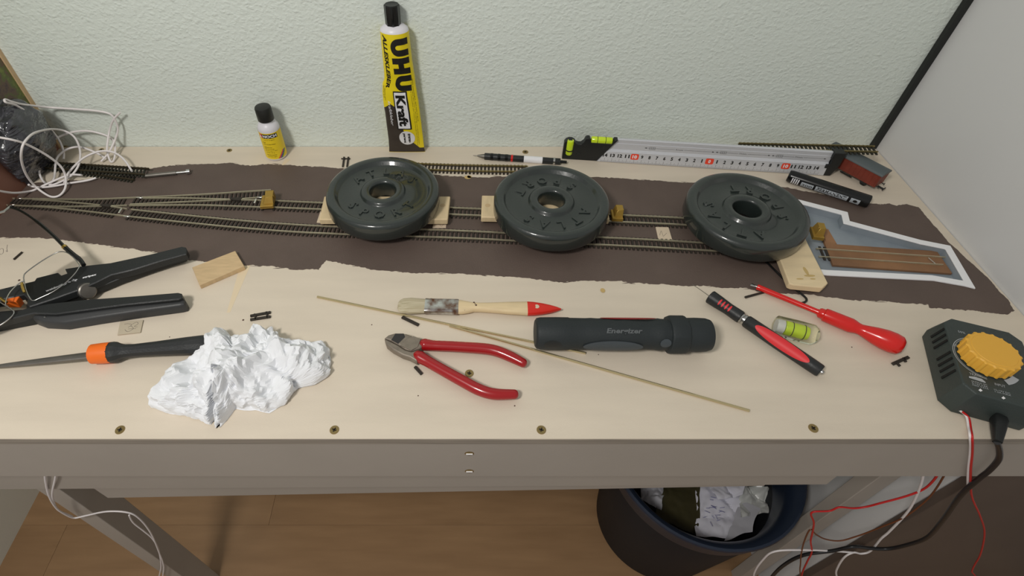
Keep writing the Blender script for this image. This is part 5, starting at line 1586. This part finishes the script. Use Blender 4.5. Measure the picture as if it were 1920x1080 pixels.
# ------------------------------------------------------------------ white cable tangle
def zc(pts): return zpx(pts, 4.32, 0, 150)
def cpt(x, y, z):
    p = W(x, y, z)
    if p.y > 0.652:
        p = WY(x, y, 0.652)
    if p.x < -0.566:
        d_ = ray(x, y)
        p = Vector((0, 0, CAM_H)) + d_ * (-0.566 / d_.x)
        if p.y > 0.652: p = WY(x, y, 0.652)
    return p
CW = 0.0014
cb = thing('cable_tangle', 'loose loops of white cable in front of the wallpaper, over loose track', 'cable', (-0.47, 0.60, 0))
strands = [
    [(-60, 460, .095), (0, 466, .092), (100, 485, .086), (200, 515, .075), (330, 580, .055), (430, 645, .038), (500, 710, .024), (530, 780, .012), (530, 870, .006), (490, 930, .003), (430, 948, .003), (370, 925, .004), (290, 865, .010), (220, 780, .030), (180, 680, .054), (172, 590, .074), (195, 510, .084), (260, 440, .082), (340, 410, .070), (430, 398, .046), (520, 412, .033), (590, 450, .03), (630, 510, .026), (650, 590, .02), (640, 680, .014), (600, 750, .009), (540, 800, .006), (450, 842, .003), (400, 850, .0025), (350, 820, .003), (320, 760, .006), (318, 730, .008)],
    [(515, 640, .008), (515, 580, .014), (480, 490, .024), (410, 400, .040), (340, 340, .056), (250, 280, .075), (130, 205, .095), (60, 185, .105), (38, 172, .108), (45, 158, .108), (110, 180, .100), (200, 200, .088), (400, 222, .06), (600, 235, .046), (780, 250, .043), (890, 275, .041), (935, 330, .035), (955, 400, .028), (930, 490, .02), (880, 590, .01), (820, 660, .003)],
    [(320, 640, .008), (340, 580, .016), (400, 510, .022), (500, 450, .026), (600, 420, .027), (700, 412, .027), (800, 430, .026), (890, 465, .022), (930, 520, .014), (930, 620, .005), (912, 662, .002), (890, 650, .004), (868, 570, .014), (875, 480, .024), (890, 400, .032), (920, 320, .04), (975, 262, .046)],
    [(400, 850, .003), (440, 790, .006), (455, 650, .012), (500, 590, .016), (560, 555, .018), (640, 542, .018), (720, 565, .015), (800, 600, .01), (860, 640, .004)],
    [(520, 840, .004), (545, 770, .008), (600, 700, .014), (680, 630, .018), (780, 585, .02), (860, 575, .019), (940, 595, .016), (1010, 650, .012), (1068, 738, .009)],
    [(-60, 885, .003), (0, 900, .002), (120, 915, .002), (250, 900, .002), (320, 870, .004), (430, 820, .006), (560, 770, .008), (660, 770, .009)],
    [(232, 848, .006), (260, 862, .004), (340, 870, .003), (450, 858, .003), (550, 838, .003), (700, 815, .003), (778, 793, .004)]]
for st_ in strands:
    pth = [cpt(*zc([(x, y)])[0], z) for x, y, z in st_]
    MB().tube(cr(pth, 6), CW, 8).build('cable_strand', 'cablew', cb, angle=80)

# small silver screwdriver
a, b = W(262, 331, 0.0035), W(357, 321.5, 0.0035)
d = (b - a).normalized(); L = (b - a).length
ss = thing('precision_screwdriver', 'tiny silver precision screwdriver beside the loose dark track', 'screwdriver', (a.x, a.y, 0))
f0 = zframe(a, d)
MB().lathe([(0, 0), (0.0009, 0), (0.0009, L * 0.06), (0.0022, L * 0.07), (0.0026, L * 0.1), (0.0024, L * 0.14), (0.0026, L * 0.18), (0.0026, L * 0.72), (0, L * 0.72)], 16, f0).build('shaft', 'steeldull', ss)
MB().lathe([(0, L * 0.7), (0.0017, L * 0.7), (0.0017, L * 0.93), (0, L * 0.93)], 16, f0).build('neck', 'steel', ss)
MB().lathe([(0, L * 0.92), (0.0034, L * 0.925), (0.0034, L * 0.995), (0, L)], 20, f0).build('cap', 'steel', ss)

# ------------------------------------------------------------------ controller
O_ = Vector((0.4312, 0.2425, 0))
cang = R(-20.5)
cm_ = Matrix.Translation(O_) @ Matrix.Rotation(cang, 4, 'Z')
ct = thing('speed_controller', 'dark green-black train controller box with a big yellow knob', 'controller', O_)
CWd, CDp = 0.072, 0.100
hf, hb = 0.0315, 0.0290        # top height at the cable end and at the far end
def ztop(y): return hf + (hb - hf) * y / CDp
def ring_pts(x0, x1, y0, y1, c, zf):
    pts = [(x0 + c, y0), (x1 - c, y0), (x1, y0 + c), (x1, y1 - c), (x1 - c, y1), (x0 + c, y1), (x0, y1 - c), (x0, y0 + c)]
    return [cm_ @ Vector((x, y, zf(x, y))) for x, y in pts]
rows = [ring_pts(0.0012, CWd, 0.0042, CDp - 0.001, 0.009, lambda x, y: 0.0005), ring_pts(0.0004, CWd, 0.0034, CDp, 0.009, lambda x, y: 0.010),
        ring_pts(0.0042, CWd - 0.003, 0.0056, CDp - 0.004, 0.0085, lambda x, y: ztop(y) - 0.0008), ring_pts(0.0050, CWd - 0.004, 0.0064, CDp - 0.005, 0.0085, lambda x, y: ztop(y))]
mb = MB(); vs = [p for r_ in rows for p in r_]
fs = [tuple(range(8))[::-1], tuple(range(24, 32))] + [(k * 8 + i, k * 8 + (i + 1) % 8, (k + 1) * 8 + (i + 1) % 8, (k + 1) * 8 + i) for k in range(3) for i in range(8)]
mb.add(vs, fs).build('housing', 'ctl', ct, bevel=0.0012, seg=3)
for k in range(8):       # vents on the flank
    if k == 4: continue
    y = 0.030 + k * 0.0071
    MB().box((0, 0, 0), (0.0016, 0.0024, 0.0150), cm_ @ Matrix.Translation((0.0024, y, 0.0205)) @ Matrix.Rotation(R(11.5), 4, 'Y')).build('vent_slot', 'slot', ct, smooth=False)
ny = Vector((0, CDp, hb - hf)).normalized()
def on_top(x, y, lift=0.0002): return cm_ @ Vector((x, y, ztop(y) + lift))
kc_l = Vector((0.0285, 0.0500, ztop(0.0500)))
tn = Vector((0, hf - hb, CDp)).normalized()
km = cm_ @ zframe(kc_l, tn)
pts = []
for i in range(18 * 8):
    a = 2 * PI * i / (18 * 8)
    pts.append(((0.0206 + 0.0014 * max(0, math.cos(a * 18)) ** 0.6) * math.cos(a), (0.0206 + 0.0014 * max(0, math.cos(a * 18)) ** 0.6) * math.sin(a)))
MB().prism(pts, 0.0012, 0.0140, km, inset=0.0010).build('knob', 'knob', ct, angle=40)
MB().lathe([(0, 0.0139), (0.0178, 0.0139), (0.0174, 0.0143), (0, 0.0143)], 40, km).build('knob_cap', 'knob', ct)
def ringarc(r0, r1, a0, a1, m, name):
    mb = MB(); n = 40
    vs = []
    for i in range(n + 1):
        a = R(a0 + (a1 - a0) * i / n)
        vs += [km @ Vector((r0 * math.cos(a), r0 * math.sin(a), 0.0003)), km @ Vector((r1 * math.cos(a), r1 * math.sin(a), 0.0003))]
    mb.add(vs, [(2 * i, 2 * i + 1, 2 * i + 3, 2 * i + 2) for i in range(n)]).build(name, m, ct, smooth=False)
ringarc(0.0240, 0.0246, 100, 262, 'grey_print', 'dial_line')
ringarc(0.0228, 0.0232, 100, 262, 'grey_print', 'dial_line')
ringarc(0.0222, 0.0275, -62, -32, 'grey_print', 'dial_wedge')
tx = cm_.to_3x3() @ Vector((1, 0, 0))
def ctext(s_, x, y, w, h, m='grey_print', **kw):
    mb = MB()
    text_to(mb, s_, h, lambda a, b, z: on_top(x + a, y + b, 0.0003), fit=(w, h), **kw)
    return mb
for s_, x, y, w in ((lambda P: [(t, *P(x, y), w) for t, x, y, w in (('50%', 1804, 622, 0.0060), ('25%', 1795, 648, 0.0058), ('0%', 1831, 689, 0.0046), ('TRACK', 1829, 704, 0.0100), ('INPUT', 1874, 723, 0.0080))])(lambda x, y: tuple((cm_.inverted() @ W(x, y, 0.0306))[:2]))):
    ctext(s_, x, y, w, 0.0026).build('lettering', 'grey_print', ct, fixn=False, smooth=False)
for lines_, x, y in ((lambda P: [(('OUTPUT DC', '0-12V 0.8A', 'MAX 9.6VA'), *P(1835, 719)), (('15-19V DC', '1.2A MAX'), *P(1878, 735))])(lambda x, y: tuple((cm_.inverted() @ W(x, y, 0.0306))[:2]))):
    mb = MB()
    for i, l_ in enumerate(lines_):
        text_to(mb, l_, 0.0016, lambda a, b, z: on_top(x + a, y + b - i * 0.0021, 0.0003), fit=(0.0120, 0.0016))
    mb.build('small_print', 'grey_print', ct, fixn=False, smooth=False)
def cpx(pts): return [cm_ @ Vector((*(cm_.inverted() @ W(x, y, 0.0306))[:2], ztop((cm_.inverted() @ W(x, y, 0.0306)).y) + 0.0003)) for x, y in pts]
MB().add(cpx([(1816, 706), (1828, 707), (1833, 709), (1840, 711), (1847, 717), (1847, 719), (1816, 709)]), [tuple(range(7))]).build('loco_emblem', 'grey_print', ct, fixn=False, smooth=False)
MB().add(cpx([(1841, 691), (1852, 694), (1859, 700), (1855, 702), (1846, 698)]), [tuple(range(5))]).build('dial_arrow', 'grey_print', ct, fixn=False, smooth=False)
for x, y in ((1837, 732.5), (1880, 747)):
    MB().add(cpx([(x - 4, y), (x, y - 3), (x + 4, y + 1), (x, y + 3)]), [(0, 1, 2, 3)]).build('arrow_mark', 'white', ct, fixn=False, smooth=False)
MB().lathe([(0, 0.0016), (0.0014, 0.0012), (0.002, 0), (0, 0)], 16, cm_ @ zframe((0.0595, 0.030, ztop(0.030)), tn)).build('indicator_lamp', 'redplas', ct)

# black plug and lead, red and white wire
pl0 = cm_ @ Vector((0.0405, 0.0030, 0.0125))
pl1 = WY(1870, 829, 0.2085)
mb = MB(); mb.loft([(0, 0.0046, 0.0044), (0.004, 0.0056, 0.0052), ((pl1 - pl0).length * 0.5, 0.0046, 0.0044), ((pl1 - pl0).length, 0.0030, 0.0028)], 16, frame(pl0, pl1 - pl0), p=4)
lead = thing('power_lead', 'black power lead with a tapered plug hanging from the controller', 'cable', (pl0.x, pl0.y, 0))
mb.build('plug', 'black', lead, angle=40)
YF = 0.2105
pth = [pl1, WY(1874, 845, YF), WY(1872, 862, YF), WY(1855, 882, YF), WY(1835, 898, YF), WY(1800, 930, YF + 0.002), WY(1768, 975, YF + 0.006), WY(1738, 1008, YF + 0.012), WY(1700, 1022, YF + 0.018), WY(1665, 1029, YF + 0.022), WY(1630, 1028, YF + 0.024), WY(1600, 1025, YF + 0.024), WY(1560, 1033, YF + 0.026), WY(1510, 1040, YF + 0.028), WY(1475, 1056, YF + 0.028), WY(1447, 1082, YF + 0.028), WY(1420, 1125, YF + 0.028), WY(1400, 1200, YF + 0.028), Vector((0.12, 0.22, FLOOR + 0.004))]
MB().tube(cr(pth, 6), 0.0025, 8).build('lead', 'cableb', lead, angle=80)
w0 = cm_ @ Vector((0.0160, 0.0032, 0.006))
rw = thing('track_wire', 'twin red and white wire running from the controller over the bench edge', 'wire', (w0.x, w0.y, 0))
for off, m in ((0, 'cabler'), (-0.0013, 'cablew')):
    q = Vector((off, -off * 0.9, 0))
    pth = [w0 + q, W(1816, 783, 0.003) + q, W(1820, 803, 0.0022) + q, WY(1823, 822, FRONT - 0.002) + q, WY(1823, 850, FRONT - 0.003) + q]
    if off == 0:
        pth += [WY(1820, 885, FRONT - 0.004), WY(1822, 930, FRONT - 0.003), WY(1838, 968, FRONT), WY(1846, 1000, FRONT + 0.005), WY(1838, 1040, FRONT + 0.008), WY(1822, 1072, FRONT + 0.01), WY(1815, 1120, FRONT + 0.01), Vector((0.36, 0.235, FLOOR + 0.004))]
    else:
        pth += [WY(1819, 885, FRONT - 0.004) + q, WY(1818, 915, FRONT - 0.004) + q]
    MB().tube(cr(pth, 6), 0.0010, 8).build('wire_core', m, rw, angle=80)

# ------------------------------------------------------------------ under the bench: bin, papers, wires
bnc = Vector((0.406, 0.405, FLOOR))
bn = thing('waste_bin', 'round dark blue waste bin with a wide rim under the bench', 'bin', bnc)
H = 0.33
vsb = [(0, 0.0008), (0.118, 0.0008), (0.123, 0.006), (0.152, H - 0.030)]
MB().lathe(vsb + [(0.152, H - 0.026), (0.146, H - 0.026), (0.118, 0.008), (0, 0.006)], 72, Matrix.Translation(bnc)).build('tub', 'binbody', bn, angle=40)
MB().lathe([(0.150, H - 0.045), (0.1545, H - 0.040), (0.1575, H - 0.012), (0.161, H - 0.004), (0.160, H), (0.1565, H + 0.001), (0.1500, H - 0.003), (0.1440, H - 0.012), (0.1400, H - 0.020), (0.1385, H - 0.030), (0.1370, H - 0.075), (0.1395, H - 0.075), (0.1465, H - 0.045), (0.150, H - 0.045)], 72, Matrix.Translation(bnc)).build('rim', 'binblue', bn, angle=40, fixn=False)
def sheet(name, label, cat, px, z, m, seed, amp=0.006, n=26, group='rubbish in the waste bin', tilt=(0, 0)):
    """crumpled sheet: four px corners unrolled at bin height"""
    A, B, D_, E_ = [W(x, y, z) for x, y in px]
    vs = []
    for i in range(n + 1):
        for j in range(n + 1):
            a, b = i / n, j / n
            p = (A * (1 - a) + B * a) * (1 - b) + (E_ * (1 - a) + D_ * a) * b
            q = p * 1.0
            h = (facet(Vector((q.x, q.y, 0)) * 22, seed) - 0.25) * amp * 2.4 + (facet(Vector((q.x, q.y, 0)) * 60, seed + 3) - 0.25) * amp * 0.8
            p = p + Vector((noise.noise(q * 40) * 0.004, noise.noise(q * 40 + Vector((5, 5, 5))) * 0.004, h + tilt[0] * (a - 0.5) + tilt[1] * (b - 0.5)))
            vs.append(p)
    k = (n + 1) ** 2
    low = [p - Vector((0, 0, 0.0006)) for p in vs]
    fs = []
    for i in range(n):
        for j in range(n):
            q = i * (n + 1) + j
            fs += [(q, q + n + 1, q + n + 2, q + 1), (k + q, k + q + 1, k + q + n + 2, k + q + n + 1)]
    c = (A + B + D_ + E_) / 4
    o = MB().add(vs + low, fs).build(name, m, origin=c, angle=30, fixn=False)
    tag(o, label, cat, group)
    return o, vs
ZP = FLOOR + 0.215
sheet('crumpled_paper', 'white crumpled paper sheet with blue pen marks in the bin', 'paper', [(1305, 898), (1398, 925), (1362, 1010), (1305, 1003)], ZP, 'paper', 1.0, tilt=(0.006, 0.0))
sheet('foil_packet', 'dark olive packet standing in the bin beside white paper', 'packet', [(1250, 895), (1312, 895), (1310, 1004), (1226, 972)], ZP - 0.004, 'olive', 4.0, 0.003)
sheet('plastic_film', 'milky crumpled plastic film at the bin wall beside paper', 'plastic film', [(1390, 905), (1440, 918), (1440, 965), (1388, 970)], ZP + 0.012, 'film', 6.0, 0.010)
sheet('paper_card', 'smooth grey paper card leaning in the bin below the film', 'paper', [(1392, 935), (1424, 955), (1408, 1000), (1358, 1012)], ZP + 0.010, 'paper2', 9.0, 0.0008, tilt=(0.01, 0))
sheet('crumpled_paper', 'white folded paper scrap with dark printing at the top of the bin', 'paper', [(1322, 890), (1395, 893), (1392, 930), (1345, 938)], ZP + 0.016, 'paper', 12.0, 0.007)
sheet('crumpled_paper', 'pale crumpled paper scrap behind the olive packet in the bin', 'paper', [(1196, 893), (1250, 893), (1238, 958), (1205, 935)], ZP - 0.006, 'paper2', 15.0, 0.010)
pn = MB()
for k in range(16):
    x, y = random.uniform(1318, 1352), random.uniform(930, 985)
    p, q = W(x, y, ZP + 0.007), W(x + random.uniform(4, 12), y + random.uniform(-3, 10), ZP + 0.008)
    pn.strip([p, q], 0.0006, 0, 0.0003)
o = pn.build('pen_marks', 'bluepen', [ob for ob in bpy.data.objects if ob.name == 'crumpled_paper'][0], smooth=False)
o['kind'] = 'stuff'

def wire(name, label, m, r_, paths, cat='wire', group='wires under the bench'):
    first_ = paths[0]
    c = WY(*first_[0])
    root = thing(name, label, cat, c, group)
    for p in paths:
        pts_ = [WY(*q) for q in p]
        if p[0][1] > 1085: pts_.insert(0, Vector((pts_[0].x - 0.01, pts_[0].y, FLOOR + 0.004)))
        if p[-1][1] > 1085: pts_.append(Vector((pts_[-1].x + 0.01, pts_[-1].y, FLOOR + 0.004)))
        MB().tube(cr(pts_, 6), r_, 8).build('strand', m, root, angle=80)
wire('white_cable', 'white twin cable hanging in loops in front of the bench leg by the grey wall', 'cablew', 0.0011,
     [[(84, 880, .2335), (85, 900, .2335), (92, 930, .236), (106, 953, .239), (125, 966, .242), (140, 971, .245), (160, 967, .246), (200, 959, .246), (240, 961, .246), (262, 973, .246), (283, 1000, .246), (298, 1035, .246), (307, 1062, .246), (310, 1100, .246)],
      [(106, 880, .2335), (103, 900, .2335), (98, 925, .236), (101, 942, .239), (110, 957, .241), (135, 968, .2475)],
      [(242, 966, .248), (250, 980, .248), (270, 996, .248), (286, 1010, .248), (297, 1030, .248), (302, 1060, .248), (302, 1100, .248)]])
wire('white_cable', 'white cable end curling on the floor edge by the waste bin', 'cablew', 0.0014,
     [[(1408, 1110, .236), (1414, 1075, .236), (1430, 1050, .236), (1452, 1034, .236), (1500, 1031, .236), (1560, 1033, .238), (1600, 1036, .238)],
      [(1560, 1100, .236), (1568, 1070, .236), (1582, 1046, .236), (1600, 1036, .238), (1615, 1038, .238), (1632, 1033, .238), (1652, 1010, .236), (1668, 996, .236), (1705, 955, .2345), (1728, 905, .2345), (1732, 870, .2345)]])
wire('red_wire', 'thin red wire with a sharp kink across the bench leg near the bin', 'cabler', 0.0012,
     [[(1762, 870, .2345), (1758, 890, .2345), (1735, 915, .2345), (1700, 930, .2345), (1652, 943, .236), (1625, 950, .238), (1600, 953, .238), (1574, 951, .238), (1555, 958, .238), (1522, 961, .238), (1526, 980, .238), (1523, 1000, .238), (1520, 1015, .238), (1522, 1035, .2365), (1514, 1052, .2365), (1504, 1075, .2365), (1495, 1110, .2365)]])
wire('brown_wire', 'thin brown wire looping over the bench leg near the bin', 'cablebr', 0.0010,
     [[(1778, 870, .2345), (1770, 892, .2345), (1740, 935, .2345), (1695, 970, .2345), (1655, 987, .236), (1630, 997, .238), (1605, 1006, .238), (1575, 1014, .238), (1548, 1011, .238), (1530, 1002, .238), (1519, 993, .238), (1508, 1015, .238), (1502, 1040, .2345), (1500, 1065, .236), (1493, 1100, .236)]])
